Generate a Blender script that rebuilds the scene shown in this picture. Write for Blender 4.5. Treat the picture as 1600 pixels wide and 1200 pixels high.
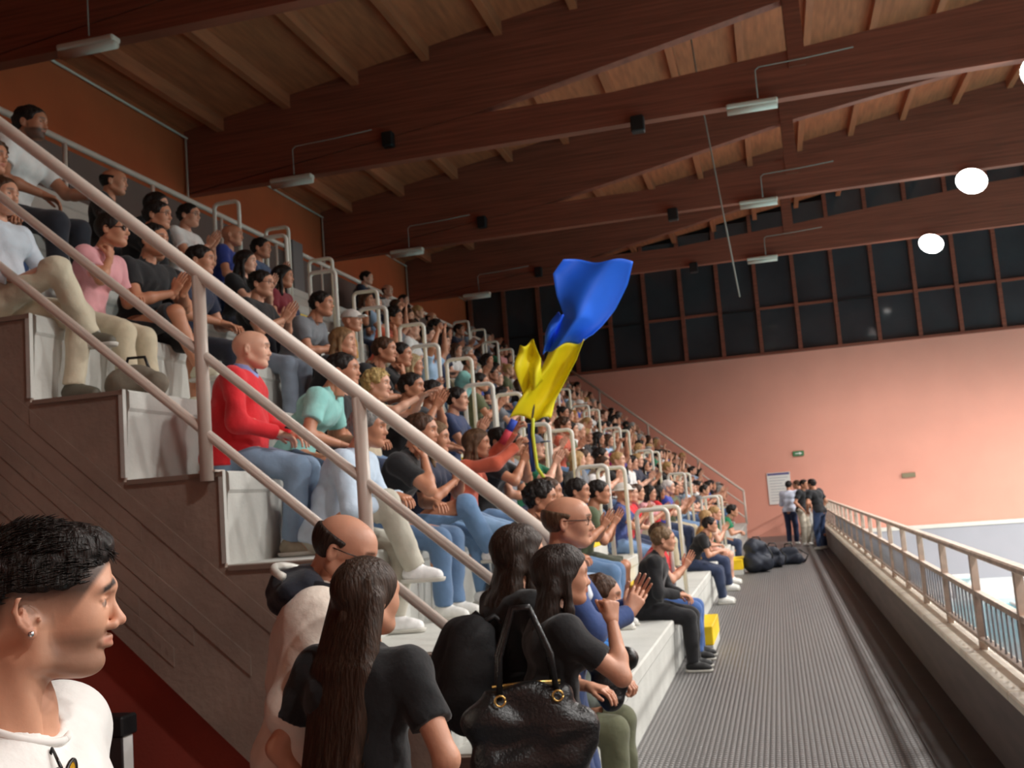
import bpy, math, random
import numpy as np
from mathutils import Vector, Matrix
random.seed(7)
SC = bpy.context.scene
for o in list(bpy.data.objects): bpy.data.objects.remove(o)
COL = SC.collection
R = math.radians

# ------------------------------------------------------------------ camera
F_PX, YAW, PIT, ROL = 1619.0, 0.2416, 0.11369, 0.07758
fw = Vector((-math.sin(YAW)*math.cos(PIT), math.cos(YAW)*math.cos(PIT), math.sin(PIT)))
rt = Vector((math.cos(YAW), math.sin(YAW), 0)); up = rt.cross(fw)
r2 = rt*math.cos(ROL)-up*math.sin(ROL); u2 = up*math.cos(ROL)+rt*math.sin(ROL)
cd = bpy.data.cameras.new('camera'); cam = bpy.data.objects.new('camera', cd); COL.objects.link(cam)
M = Matrix.Identity(4)
for i in range(3): M[i][0], M[i][1], M[i][2] = r2[i], u2[i], -fw[i]
M[2][3] = 1.7
cam.matrix_world = M
cd.sensor_width = 36; cd.lens = F_PX/1600*36; cd.clip_start = .05
cd.dof.use_dof = True; cd.dof.focus_distance = 1.5; cd.dof.aperture_fstop = 13
SC.camera = cam
# ------------------------------------------------------------------ exposure and world
SC.view_settings.view_transform = 'Standard'; SC.view_settings.look = 'None'
SC.view_settings.gamma = 1; SC.view_settings.use_curve_mapping = False
SC.view_settings.exposure = 0.25
W = bpy.data.worlds.new('night'); SC.world = W; W.use_nodes = True
W.node_tree.nodes['Background'].inputs[0].default_value = (.35, .4, .5, 1)
W.node_tree.nodes['Background'].inputs[1].default_value = .02
# ------------------------------------------------------------------ stand numbers
XB, YS, H, D, YF = -1.069, 4.963, .4966, .5864, 34.3     # bench foot, near side, rise, tread, far wall
NT = 10
XW = -9.9; ZW = 8.93; SL = .155; ZB = 7.73
BEAMS = [5.0, 10.8, 16.6, 22.5, 28.3]
XC = 1.06
LX, LZ = 4.5, 7.55

def lamp_light(x, y, e, tilt=0.0, size=160):
    l = bpy.data.lights.new('flood_fill_spot', 'SPOT'); l.energy = e; l.spot_size = R(size); l.spot_blend = .6
    l.shadow_soft_size = .28; l.color = (1, .97, .93)
    o = bpy.data.objects.new('flood_fill_spot', l); o.location = (x, y, LZ-.16); o.rotation_euler = (0, tilt, 0); COL.objects.link(o)
for y in BEAMS:
    lamp_light(LX, y, 1350 if y > 6 else 950, R(5)); lamp_light(15.5, y, 6500 if y > 28 else 3800, R(4))  # row across the pool and first-beam lamp are unseen, added for fill
for x, e in ((LX, 650), (15.5, 1200)): lamp_light(x, BEAMS[0]-5, e, R(5))  # unseen lamps added near the camera to brighten the near end from the front

# ------------------------------------------------------------------ materials
def S(r, g, b):
    f = lambda c: c/12.92 if c <= .04045 else ((c+.055)/1.055)**2.4
    return (f(r/255), f(g/255), f(b/255), 1)
MC = {}
def mat(name, color=None, rough=.7, noise=0, scale=20, bump=0, bscale=60, metal=0, spec=.5, stripes=None, emit=None, obj=False, vc=False, alpha=1, sheen=0, stretch=None):
    if name in MC: return MC[name]
    m = bpy.data.materials.new(name); m.use_nodes = True; MC[name] = m
    nt = m.node_tree; N = nt.nodes; L = nt.links; b = N['Principled BSDF']
    b.inputs['Roughness'].default_value = rough; b.inputs['Metallic'].default_value = metal
    b.inputs['Specular IOR Level'].default_value = spec
    if sheen: b.inputs['Sheen Weight'].default_value = sheen
    tc = N.new('ShaderNodeTexCoord'); src = tc.outputs['Object']
    if stretch:
        mp = N.new('ShaderNodeMapping'); mp.inputs['Scale'].default_value = stretch; L.new(src, mp.inputs[0]); src = mp.outputs[0]
    if obj:
        oi = N.new('ShaderNodeObjectInfo'); c = oi.outputs['Color']
    else:
        rgb = N.new('ShaderNodeRGB'); rgb.outputs[0].default_value = color; c = rgb.outputs[0]
    if noise:
        n = N.new('ShaderNodeTexNoise'); n.inputs['Scale'].default_value = scale; n.inputs['Detail'].default_value = 6; L.new(src, n.inputs[0])
        mr = N.new('ShaderNodeMapRange'); mr.inputs[3].default_value = 1-noise; mr.inputs[4].default_value = 1+noise
        mr.inputs[1].default_value = .3; mr.inputs[2].default_value = .7
        L.new(n.outputs[0], mr.inputs[0])
        mx = N.new('ShaderNodeVectorMath'); mx.operation = 'SCALE'; L.new(c, mx.inputs[0]); L.new(mr.outputs[0], mx.inputs[3]); c = mx.outputs[0]
    if vc:
        at = N.new('ShaderNodeVertexColor'); at.layer_name = 'mask'; sp = N.new('ShaderNodeSeparateColor'); L.new(at.outputs[0], sp.inputs[0])
        for i, colr in ((1, S(165, 80, 70)), (0, S(38, 26, 20)), (2, S(215, 210, 205))):
            mm = N.new('ShaderNodeMix'); mm.data_type = 'RGBA'; L.new(sp.outputs[i], mm.inputs[0]); L.new(c, mm.inputs[6]); mm.inputs[7].default_value = colr; c = mm.outputs[2]
        mm = N.new('ShaderNodeMix'); mm.data_type = 'RGBA'; L.new(at.outputs[1], mm.inputs[0]); mm.inputs[6].default_value = S(28, 20, 16); L.new(c, mm.inputs[7]); c = mm.outputs[2]
    L.new(c, b.inputs['Base Color'])
    if bump:
        n2 = N.new('ShaderNodeTexNoise'); n2.inputs['Scale'].default_value = bscale; n2.inputs['Detail'].default_value = 4; L.new(src, n2.inputs[0])
        bp = N.new('ShaderNodeBump'); bp.inputs['Strength'].default_value = bump; bp.inputs['Distance'].default_value = .01; L.new(n2.outputs[0], bp.inputs['Height']); L.new(bp.outputs[0], b.inputs['Normal'])
    if emit:
        b.inputs['Emission Color'].default_value = emit[0]; b.inputs['Emission Strength'].default_value = emit[1]
    if alpha < 1: b.inputs['Alpha'].default_value = alpha
    return m
skin = mat('skin', obj=True, rough=.48, noise=.06, scale=14, vc=True, bump=.05, bscale=120)
cloth = mat('cloth', obj=True, rough=.9, noise=.10, scale=9, bump=.5, bscale=22, sheen=.15)
hairm = mat('hair', obj=True, rough=.5, spec=.3, noise=.45, scale=60, bump=.8, bscale=70, stretch=(1.6, 1.6, .22))
shoem = mat('shoe_upper', obj=True, rough=.6, noise=.1, scale=30)
solem = mat('shoe_sole', S(205, 203, 195), .7)
glassm = mat('spectacle_frame', S(25, 22, 22), .3)
conc = mat('pale_concrete', S(196, 196, 190), .8, .10, 3.0, .25, 40)
conc_d = mat('shuttered_concrete', S(152, 134, 122), .85, .20, 2.2, .5, 30, stretch=(1, 1, 1))
railm = mat('beige_enamel', S(226, 212, 200), .38, .05, 8)
white_en = mat('white_enamel', S(226, 224, 214), .35, .04, 8)
orange = mat('orange_plaster', S(180, 88, 46), .9, .08, 1.2, .12, 60)
pink = mat('salmon_plaster', S(236, 166, 146), .85, .04, .7, .1, 80)
redw = mat('dark_red_plaster', S(160, 68, 54), .85, .06, 1.5, .2, 60)
greyw = mat('grey_plaster', S(168, 170, 178), .8, .04, 1)
timber = mat('laminated_timber', S(136, 74, 55), .6, .28, 3, .15, 30, stretch=(.25, 1, 9))
ply = mat('ceiling_boards', S(172, 94, 58), .7, .22, 2.5, .1, 30, stretch=(5, .5, 1))
purl = mat('purlin_timber', S(170, 96, 62), .6, .2, 4, .1, 30, stretch=(2, .2, 2))
yellow = mat('yellow_paint', S(245, 206, 22), .55, .06, 8)
black = mat('black_plastic', S(22, 22, 24), .5)
metal = mat('grey_metal', S(120, 122, 125), .4, metal=.7)
rust = mat('brown_steel', S(196, 174, 158), .55, .25, 12)
cream = mat('cream_coping', S(252, 242, 222), .4, .14, 5)
darkp = mat('dark_panel', S(92, 76, 70), .7, .06, 3)
teal = mat('pool_water', S(96, 176, 190), .08, .10, .8, .25, 2.2)
deckm = mat('white_pool_deck', S(228, 236, 236), .6, .04, 3)
tube = mat('fluorescent_diffuser', S(214, 204, 190), .4)
paper = mat('white_paper', S(238, 236, 232), .7)
leather = mat('black_leather', S(24, 23, 24), .32, .2, 30, .35, 90)
brass = mat('gold_metal', S(225, 185, 110), .3, metal=.9)

# ------------------------------------------------------------------ mesh helpers
class MB:
    def __init__(s): s.v = []; s.f = []; s.sm = []
    def add(s, v, f, smooth=False):
        n = len(s.v); s.v += [tuple(x) for x in v]; s.f += [tuple(i+n for i in q) for q in f]; s.sm += [smooth]*len(f)
    def box(s, a, b, bev=0):
        x0, y0, z0 = [min(p, q) for p, q in zip(a, b)]; x1, y1, z1 = [max(p, q) for p, q in zip(a, b)]
        if bev:
            c = bev; lo = (x0, y0, z0); hi = (x1, y1, z1); v = []; 
            for ax in range(3):
                for sgn in (0, 1):
                    o = [i for i in range(3) if i != ax]
                    for (p, q) in ((0, 0), (1, 0), (1, 1), (0, 1)):
                        t = [0]*3; t[ax] = (lo, hi)[sgn][ax]
                        t[o[0]] = (lo[o[0]]+c, hi[o[0]]-c)[p]; t[o[1]] = (lo[o[1]]+c, hi[o[1]]-c)[q]; v.append(tuple(t))
            import bmesh
            bm = bmesh.new(); [bm.verts.new(p) for p in v]; bmesh.ops.convex_hull(bm, input=bm.verts[:]); bm.verts.index_update()
            s.add([p.co for p in bm.verts], [[q.index for q in f.verts] for f in bm.faces]); bm.free(); return s
        v = [(x0,y0,z0),(x1,y0,z0),(x1,y1,z0),(x0,y1,z0),(x0,y0,z1),(x1,y0,z1),(x1,y1,z1),(x0,y1,z1)]
        s.add(v, [(0,3,2,1),(4,5,6,7),(0,1,5,4),(1,2,6,5),(2,3,7,6),(3,0,4,7)]); return s
    def prism(s, pts, y0, y1):   # polygon in XZ extruded along Y; pts counter-clockwise seen from -Y
        n = len(pts); v = [(x, y0, z) for x, z in pts]+[(x, y1, z) for x, z in pts]
        s.add(v, [tuple(range(n)), tuple(range(2*n-1, n-1, -1))]+[(i, i+n, (i+1) % n+n, (i+1) % n) for i in range(n)]); return s
    def tube(s, pts, r, n=12, cap=True, rr=None, sm=True):
        pts = [Vector(p) for p in pts]; rings = []
        prev = None; V = []
        for i, p in enumerate(pts):
            t = ((pts[i+1]-p) if i == 0 else (p-pts[i-1]) if i == len(pts)-1 else (pts[i+1]-p).normalized()+(p-pts[i-1]).normalized()).normalized()
            if prev is None:
                a = t.orthogonal().normalized()
            else: a = (prev-t*prev.dot(t)).normalized()
            prev = a; b = t.cross(a); rad = rr[i] if rr else r
            V += [p+(a*math.cos(k*2*math.pi/n)+b*math.sin(k*2*math.pi/n))*rad for k in range(n)]
        F = []
        for i in range(len(pts)-1):
            for k in range(n): F.append((i*n+k, i*n+(k+1) % n, (i+1)*n+(k+1) % n, (i+1)*n+k))
        if cap: F += [tuple(range(n-1, -1, -1)), tuple(range((len(pts)-1)*n, len(pts)*n))]
        s.add(V, F, sm); return s
    def disc(s, c, r, h, n=20): return s.tube([c, (c[0], c[1], c[2]+h)], r, n, sm=False)
    def mesh(s, name, m):
        me = bpy.data.meshes.new(name); me.from_pydata(s.v, [], s.f); me.polygons.foreach_set('use_smooth', s.sm); me.materials.append(m); me.update(); return me
def link(name, me, parent=None, mw=None, color=None, **kw):
    o = bpy.data.objects.new(name, me); COL.objects.link(o)
    if parent: o.parent = parent
    if mw is not None: o.matrix_local = mw
    if color: o.color = color
    for k, v in kw.items(): o[k] = v
    return o
def part(name, mb, m, parent=None, **kw): return link(name, mb.mesh(name, m), parent, **kw)
def empty(name, loc=(0, 0, 0), rz=0, **kw):
    o = bpy.data.objects.new(name, None); o.location = loc; o.rotation_euler = (0, 0, rz); o.empty_display_size = .2; COL.objects.link(o)
    for k, v in kw.items(): o[k] = v
    return o
ST = dict(kind='structure')

# ------------------------------------------------------------------ ceiling, beams, walls
XR = 32.0; RIDGE = 11.0
def zroof(x): return ZW+SL*((x-XW) if x < RIDGE else (2*RIDGE-XW-x))
YN = -6.0
ceil = empty('ceiling', (0, 0, 0), **ST)
# board panels between purlins
PX = [XW+.75+1.33*i for i in range(16)]
PX = [x for x in PX if x < RIDGE]
YB = [YN]+BEAMS+[YF]
edges = [XW]+PX+[RIDGE]
for j in range(len(YB)-1):
    for i in range(len(edges)-1):
        a, b = edges[i], edges[i+1]
        mb = MB(); mb.prism([(a+.008, zroof(a)), (b-.008, zroof(b)), (b-.008, zroof(b)+.08), (a+.008, zroof(a)+.08)], YB[j]+.006, YB[j+1]-.006)
        part('ceiling_panel', mb, ply, ceil)
    for x in PX:
        mb = MB(); mb.box((x-.07, YB[j]+.11, zroof(x)-.24), (x+.07, YB[j+1]-.11, zroof(x)+.01)); part('purlin', mb, purl, ceil)
part('roof_deck', MB().prism([(XW-.3, zroof(XW-.3)+.09), (RIDGE, zroof(RIDGE)+.09), (XR+.3, zroof(XR)+.0), (XR+.3, zroof(XR)+.3), (RIDGE, zroof(RIDGE)+.3), (XW-.3, zroof(XW)+.3)], YN-.3, YF+.3), timber, ceil)
for n, y in enumerate(BEAMS):
    e = empty('roof_beam', (0, y, 0), **ST)
    z0 = ZB; a = -4.45
    # solid end, upper chord and lower chord around a long lens-shaped opening
    upc = [(a, 8.33), (-2, 8.78), (1, 9.36), (6, 10.05), (RIDGE, 10.7)]
    loc_ = [(a, 8.33), (-2, 8.30), (1, 8.5), (6, 8.9), (RIDGE, 9.1)]
    part('upper_chord', MB().prism([(XW, ZB+.02), (a, 8.33)]+[(p, q) for p, q in upc[1:]]+[(RIDGE, zroof(RIDGE)), (XW, ZW)], -.11, .11), timber, e)
    part('lower_chord', MB().prism([(XW+.01, ZB), (RIDGE, ZB), (RIDGE, 9.1), (6, 8.9), (1, 8.5), (-2, 8.3), (a, 8.325)], -.1, .1), timber, e)
    part('upper_chord', MB().prism([(RIDGE, 10.7), (22, 9.5), (XR, ZB), (XR, zroof(XR)), (RIDGE, zroof(RIDGE))], -.11, .11), timber, e)
    part('lower_chord', MB().prism([(RIDGE, ZB), (XR, ZB), (22, 8.9), (RIDGE, 9.1)], -.1, .1), timber, e)
    for x in (.98, 7.5): part('strut', MB().box((x-.13, -.15, 8.2), (x+.13, .15, zroof(x)-.35)), timber, e)
far = empty('wall_far', (0, YF, 0), **ST)
ZS = 5.85
part('plaster', MB().box((XW-.3, 0, -1.9), (XC+.25, .3, ZS)), pink, far)
part('plaster', MB().box((XC+.25, 0, .02), (XR, .3, ZS)), pink, far)
part('lower_wall', MB().box((XC+.25, -.02, -1.7), (XR, .3, -.06)), greyw, far)
part('white_band', MB().box((XC+.25, -.05, -.07), (XR, .02, .05)), white_en, far)
part('beam_above_window', MB().box((XW-.3, -.0, 9.0), (XW+.6, .3, 9.5)), timber, far)
# window band: mullions, transom, panes
win = empty('window_1', (0, YF, 0), **ST)
gl = mat('dark_glass', S(58, 64, 68), .08, .25, .6, .35, 1.6, spec=.7)
mx = XW; i = 0
xs = []
x = -9.72
while x < 24: xs.append(x); x += 1.21
for i, x in enumerate(xs):
    z1 = zroof(x)
    part('mullion', MB().box((x-.06, -.12, ZS), (x+.06, .08, z1)), timber, win)
    if i+1 < len(xs):
        xn = xs[i+1]
        for (p, q) in ((ZS+.02, 7.28), (7.36, min(zroof(x), 9.0)), (9.08, zroof(x))):
            if q-p > .1: part('pane', MB().box((x+.065, .03, p), (xn-.065, .05, q)), gl, win)
        if i % 3 != 1 or x > 3: part('transom', MB().box((x+.06, -.06, 7.28), (xn-.06, .06, 7.36)), timber, win)
        else: part('transom', MB().box((x+.06, .0, 7.29), (xn-.06, .06, 7.35)), black, win)
        part('transom', MB().box((x+.06, -.06, 9.0), (xn-.06, .06, 9.08)), timber, win)
part('sill', MB().box((XW, -.14, ZS-.06), (24, .1, ZS+.02)), timber, win)
part('outer_wall', MB().box((XW-.3, .2, ZS), (XR, .3, 12)), black, win)
part('gable_infill', MB().box((24, -.02, ZS), (XR, .19, 11)), pink, win)
# slack cable loops hanging behind the panes' front
lf = empty('wall_left', (XW, 0, 0), **ST)
part('plaster', MB().box((-.3, YN, -.1), (0, YF+.3, ZW+.1)), orange, lf)
part('conduit', MB().tube([(.06, YN, ZW-.14), (.06, YF-.1, ZW-.14)], .022, 8), tube, lf)
for y in BEAMS[1:]: part('conduit', MB().tube([(.06, y-.16, ZW-.14), (.06, y-.16, 7.2), (.06, y-.16, 6.0)], .02, 8), tube, lf)
part('plaster', MB().box((XR, YN, -3), (XR+.3, YF+.3, 10)), pink, empty('wall_right', **ST))
part('plaster', MB().box((XW-.3, YN-.3, -3), (XR+.3, YN, 12)), pink, empty('wall_back', **ST))
# small coloured plates on far wall
mgreen = mat('exit_green', S(74, 128, 84), .5)
e = empty('exit_sign', (.74, YF-.04, 2.55), label='small green exit sign on the salmon far wall above the poster', category='sign')
part('plate', MB().box((-.17, -.02, -.08), (.17, .03, .08), .01), mgreen, e)
part('arrow', MB().prism([(-.1, -.015), (.03, -.015), (.03, -.05), (.11, 0), (.03, .05), (.03, .015), (-.1, .015)], -.026, -.019), paper, e)
e = empty('exit_sign', (3.95, YF-.04, 1.6), label='small greyish sign plate on the salmon far wall beyond the right railing', category='sign')
part('plate', MB().box((-.2, -.02, -.07), (.2, .03, .07), .01), mat('grey_green', S(140, 128, 100), .5), e)
e = empty('poster', (.05, YF-.02, 1.5), label='white notice sheet with a dark header on the salmon far wall', category='poster')
part('sheet', MB().box((-.36, -.012, -.5), (.36, .01, .5)), paper, e)
part('header', MB().box((-.34, -.016, .42), (.34, -.01, .485)), mat('header_blue', S(95, 90, 140), .6), e)
for k in range(9): part('text_line', MB().box((-.29, -.015, .33-k*.09), (.29-.1*(k % 3), -.011, .345-k*.09)), greyw, e)
# ceiling fluorescent fixtures under the beams
cabm = mat('grey_cable', S(150, 140, 130), .6)
def fixture(x, y, lab):
    e = empty('fluorescent_light', (x, y-.0, ZB-.12), R(0), label=lab, category='ceiling light', group='tube lights hanging under the roof beams')
    part('housing', MB().box((-.40, -.09, .02), (.40, .09, .10), .02), tube, e)
    part('diffuser', MB().tube([(-.39, 0, .0), (.39, 0, .0)], .065, 12), tube, e)
    for q in (-.28, .28): part('bracket', MB().box((q-.02, -.02, .09), (q+.02, .02, .13)), metal, e)
    part('cable', MB().tube([(.1, -.12, .1), (.1, -.13, .55), (.16, -.13, .6), (.9, -.13, .62), (1.6, -.13, .66)], .011, 6), cabm, e)
rows = ['nearest', 'second', 'third', 'farthest']
for i, y in enumerate(BEAMS[1:]):
    if i == 0: fixture(-7.62, y-.2, 'tube light under the nearest roof beam, at top left corner')
    else: fixture(-7.75, y-.2, 'tube light over the stand, under the %s roof beam' % rows[i])
    if i > 0: fixture(.22, y-.2, 'tube light above the walkway, under the %s roof beam' % rows[i])
for x in (-5.9,):
    for i, y in enumerate(BEAMS[1:]):
        e = empty('loudspeaker', (x, y-.22, 8.1), label='small dark speaker box on the %s roof beam above the stand' % rows[i], category='speaker')
        part('box', MB().box((-.1, -.08, -.15), (.1, .08, .12), .02), black, e); part('bracket', MB().box((-.02, .02, -.02), (.02, .14, .02)), metal, e)
for i, y in enumerate(BEAMS[2:]):
    e = empty('loudspeaker', (-1.6, y-.22, ZB-.06), label='small dark speaker hanging under the %s roof beam above the walkway' % rows[i+1], category='speaker')
    part('box', MB().box((-.11, -.09, -.17), (.11, .09, .1), .02), black, e); part('bracket', MB().box((-.02, -.02, .08), (.02, .2, .12)), metal, e)
# floodlights; the row across the pool is unseen, added to light pool and wall
glow = mat('lamp_glow', S(255, 250, 240), .5, emit=((1, .96, .88, 1), 60))
for X_ in (LX, 15.5):
    for i, y in enumerate(BEAMS[1:]):
        e = empty('floodlight', (X_, y, LZ), label='bright round floodlight %s under the %s roof beam' % ('over the pool edge' if X_ == LX else 'added out of view across the pool', rows[i]), category='floodlight')
        part('reflector', MB().tube([(0, 0, .16), (0, 0, .1), (0, 0, -.06)], .1, 20, rr=[.08, .16, .31], cap=False), metal, e)
        part('lens', MB().tube([(0, 0, -.035), (0, 0, -.055)], .285, 24, sm=False), glow, e)
        part('bracket', MB().box((-.03, -.03, .12), (.03, .03, .2)), metal, e)
        e.rotation_euler = (R(-38), R(26), 0) if X_ == LX else (0, R(20), 0)
# long thin cable hanging from the roof
e = link('hanging_cable', MB().tube([(-.75, 17.9, 11.0), (-.62, 17.9, 8.6), (-.45, 17.95, 6.6), (-.3, 18, 4.9)], .014, 6).mesh('hanging_cable', cabm), label='thin pale cable dangling from the roof above the stand', category='cable')

# ------------------------------------------------------------------ floors, pool
def floor_mat():
    m = bpy.data.materials.new('studded_rubber'); m.use_nodes = True; nt = m.node_tree; N = nt.nodes; L = nt.links; b = N['Principled BSDF']
    g = N.new('ShaderNodeTexCoord'); sx = N.new('ShaderNodeSeparateXYZ'); L.new(g.outputs['Object'], sx.inputs[0])
    def wave(out, fr, ph=0):
        a = N.new('ShaderNodeMath'); a.operation = 'MULTIPLY'; a.inputs[1].default_value = fr; L.new(out, a.inputs[0])
        s = N.new('ShaderNodeMath'); s.operation = 'SINE'; L.new(a.outputs[0], s.inputs[0]); return s.outputs[0]
    wx, wy = wave(sx.outputs[0], 2*math.pi/.036), wave(sx.outputs[1], 2*math.pi/.05)
    mu = N.new('ShaderNodeMath'); mu.operation = 'MINIMUM'; L.new(wx, mu.inputs[0]); L.new(wy, mu.inputs[1])
    bp = N.new('ShaderNodeBump'); bp.inputs['Strength'].default_value = .8; bp.inputs['Distance'].default_value = .006; L.new(mu.outputs[0], bp.inputs['Height']); L.new(bp.outputs[0], b.inputs['Normal'])
    mr = N.new('ShaderNodeMapRange'); mr.inputs[1].default_value = -.6; mr.inputs[2].default_value = .6; L.new(mu.outputs[0], mr.inputs[0])
    n = N.new('ShaderNodeTexNoise'); n.inputs['Scale'].default_value = 1.3; n.inputs['Detail'].default_value = 5; mp = N.new('ShaderNodeMapping'); mp.inputs['Scale'].default_value = (2.5, .35, 1)
    L.new(g.outputs['Object'], mp.inputs[0]); L.new(mp.outputs[0], n.inputs[0])
    mx = N.new('ShaderNodeMix'); mx.data_type = 'RGBA'; L.new(n.outputs[0], mx.inputs[0]); mx.inputs[6].default_value = S(122, 120, 119); mx.inputs[7].default_value = S(166, 161, 158)
    m2 = N.new('ShaderNodeMix'); m2.data_type = 'RGBA'; L.new(mr.outputs[0], m2.inputs[0]); m2.inputs[6].default_value = S(92, 90, 90); L.new(mx.outputs[2], m2.inputs[7])
    L.new(m2.outputs[2], b.inputs['Base Color']); b.inputs['Roughness'].default_value = .42; return m
fl = floor_mat()
part('trim_9', MB().box((XC-.34, YN, .0), (XC-.16, YF, .012)), mat('dark_gutter', S(58, 52, 50), .5, .2, 8), **ST)
part('floor', MB().box((XW, YN, -.25), (XC+.3, YF, 0)), fl, **ST)
part('trim_1', MB().box((XC-.16, YN, .0), (XC, YF, .035)), mat('dark_skirting', S(62, 54, 52), .5, .15, 6), **ST)
curb = empty('wall_right_low', (0, 0, 0), **ST); curb.name = 'trim_2'
part('upstand', MB().box((XC, YN, 0), (XC+.2, YF, .47)), mat('dark_upstand', S(98, 82, 76), .6, .2, 4, stretch=(1, .3, 3)), curb)
y = 1.0
while y < YF-.1:
    y2 = min(y+1.25, YF-.02); part('coping_slab', MB().box((XC-.015, y+.006, .47), (XC+.25, y2-.006, .526), .008), cream, curb); y = y2
part('upstand', MB().box((XC+.05, YN, -2.1), (XC+.25, YF, 0)), greyw, curb)
part('pool_deck', MB().box((XC+.25, YN, -2.3), (3.2, YF, -1.66)), deckm, **ST).name = 'floor_1'
part('floor_2', MB().box((3.2, 29.0, -2.3), (XR, YF, -1.66)), deckm, **ST)
part('pool_water', MB().box((3.2, YN, -2.3), (XR, 29.0, -1.8)), teal, kind='structure').name = 'floor_3'
for k in range(6):
    e = empty('lane_line', (5.4+k*2.4, 11, -1.79), label='floating lane line %s in the turquoise pool' % ['nearest the walkway', 'second from the walkway', 'third from the walkway', 'fourth from the walkway', 'fifth from the walkway', 'sixth from the walkway'][k], category='lane line', group='pool lane lines')
    part('rope', MB().tube([(0, -16, 0), (0, 17.9, 0)], .05, 8), mat('rope_red' if k % 2 else 'rope_white', S(200, 60, 50) if k % 2 else S(225, 225, 225), .5), e)
for k in range(4):
    e = empty('starting_block', (4.4+k*2.4, 29.6, -1.66), label='white starting block on the pool deck, %s from the walkway' % ['first', 'second', 'third', 'fourth'][k], category='starting block', group='starting blocks')
    part('pedestal', MB().box((-.2, -.2, 0), (.2, .25, .5), .03), deckm, e)
    part('platform', MB().prism([(-.27, .5), (.27, .5), (.27, .56), (-.27, .56)], -.35, .35), deckm, e)

# ------------------------------------------------------------------ the stand
stand = empty('stand', (0, 0, 0), **ST)
def nose(k): return XB-(k-1)*D
for k in range(1, NT+1):
    xn = nose(k); z = k*H; xb_ = nose(k+1)-.03 if k < NT else XW
    mb = MB()
    mb.prism([(xn-.14, (k-1)*H-.02 if k > 1 else 0), (xn-.03, (k-1)*H-.0), (xn-.012, z-.12), (xn, z-.10), (xn, z-.012), (xn-.012, z), (xb_, z), (xb_, z-.16), (xn-.14, z-.16)], YS+.05, YF-.25)
    part('seat_step', mb, conc, stand)
# raking slab end with stepped top, below it the dark red wall
def stepped(x_from, below):
    pts = []
    for k in range(1, NT+1):
        pts += [(nose(k), (k-1)*H), (nose(k), k*H)] if k > 1 else [(nose(1), 0), (nose(1), H)]
    return pts
pts = stepped(0, 0)+[(XW, NT*H), (XW, NT*H-.5)]
pts2 = pts+[(nose(NT+1), NT*H-.72), (nose(1)-.12-1.0, -.0+.0)]
part('side_slab', MB().prism([(p[0]-.03, p[1]-.012) for p in pts2], YS+.02, YS+.052), conc_d, stand)
sl = H/D
# board marks: long oblique shuttering boards, each a slightly proud strip
rb = random.Random(3)
for j in range(7):
    off0 = -.02-j*.105
    t0 = 0.1
    while t0 < 8.6:
        ln = rb.uniform(1.0, 2.4); t1 = min(t0+ln, 8.8)
        a = (XB-t0, -.06+off0+t0*sl); b = (XB-t1, -.06+off0+t1*sl); w = .098
        dy = rb.uniform(.002, .012)
        lowlim = -.75
        if a[1] > .02 and b[1] < NT*H-.05:
            part('shuttering_board', MB().prism([(a[0], a[1]-w), (a[0], a[1]), (b[0], b[1]), (b[0], b[1]-w)], YS+.02-dy, YS+.05), conc_d, stand)
        t0 = t1+.01
# pale arrises round each step of the side
for k in range(1, NT+1):
    part('edge_strip', MB().box((nose(k)-.035, YS-.0, (k-1)*H+.01), (nose(k)-.008, YS+.03, k*H-.0)), conc, stand)
    part('edge_strip', MB().box((nose(k+1)-.0, YS-.002, k*H-.03), (nose(k)-.01, YS+.03, k*H-.004)), mat('worn_edge', S(140, 122, 110), .8), stand)
part('wall_near', MB().prism([(XW, -.0), (nose(1)-.5, 0), (nose(1)-.5, .1), (nose(NT+1), NT*H-.3), (XW, NT*H-.3)], YS+.16, YS+.3), redw, **ST).name = 'wall_side'

# railing along the near end of the stand
def end_rail(y, lab, x_low=XB+.02, m=railm, posts=None):
    e = empty('stair_railing', (0, y, 0), label=lab, category='railing')
    n = 10; xhi = XB-n*D
    for nm, dz, r, xl in (('top_rail', 0, .036, x_low), ('middle_rail', -.44, .026, x_low), ('lower_rail', -.86, .026, x_low)):
        z0 = 1.506+dz
        p0 = (xl, 0, z0-(xl-XB)*sl); 
        part(nm, MB().tube([p0, (xhi, 0, z0+n*H)], r, 16), m, e)
    for x in posts:
        k = int(math.floor((XB-x)/D))+1; zt = 1.506+(XB-x)*sl
        part('post', MB().tube([(x, 0, k*H-.05), (x, 0, zt-.02)], .036, 16), m, e)
        part('base_plate', MB().box((x-.05, .0, k*H-.004), (x+.05, .10, k*H+.006)), m, e)
    return e
end_rail(YS-.05, 'beige three-bar railing down the near end of the stand', posts=[-2.88+1.17, -2.88-0*D, -2.88-1.17*0, -1.09][:0]+[-1.12, -2.02, -2.9-.0, -4.6, -6.3])
end_rail(YF-.45, 'beige sloping railing at the far end of the stand, against the salmon wall', posts=[XB+.0, -2.4, -3.9, -5.4])
# top walkway railing with infill panels
e = empty('gallery_railing', (-6.94, 0, 0), label='pale handrail with dark infill panels along the top of the stand', category='railing')
part('top_rail', MB().tube([(0, 6.0, 5.87), (0, YF-.5, 5.87)], .035, 12), railm, e)
y = 6.0
while y < YF-1:
    part('post', MB().tube([(0, y, NT*H), (0, y, 5.85)], .028, 10), railm, e)
    part('infill_panel', MB().box((-.01, y+.05, NT*H+.03), (.01, min(y+1.55, YF-.5), 5.78)), darkp, e); y += 1.6
part('post', MB().box((.0, 14.25, NT*H), (.16, 14.6, 5.95), .01), metal, e)

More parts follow.
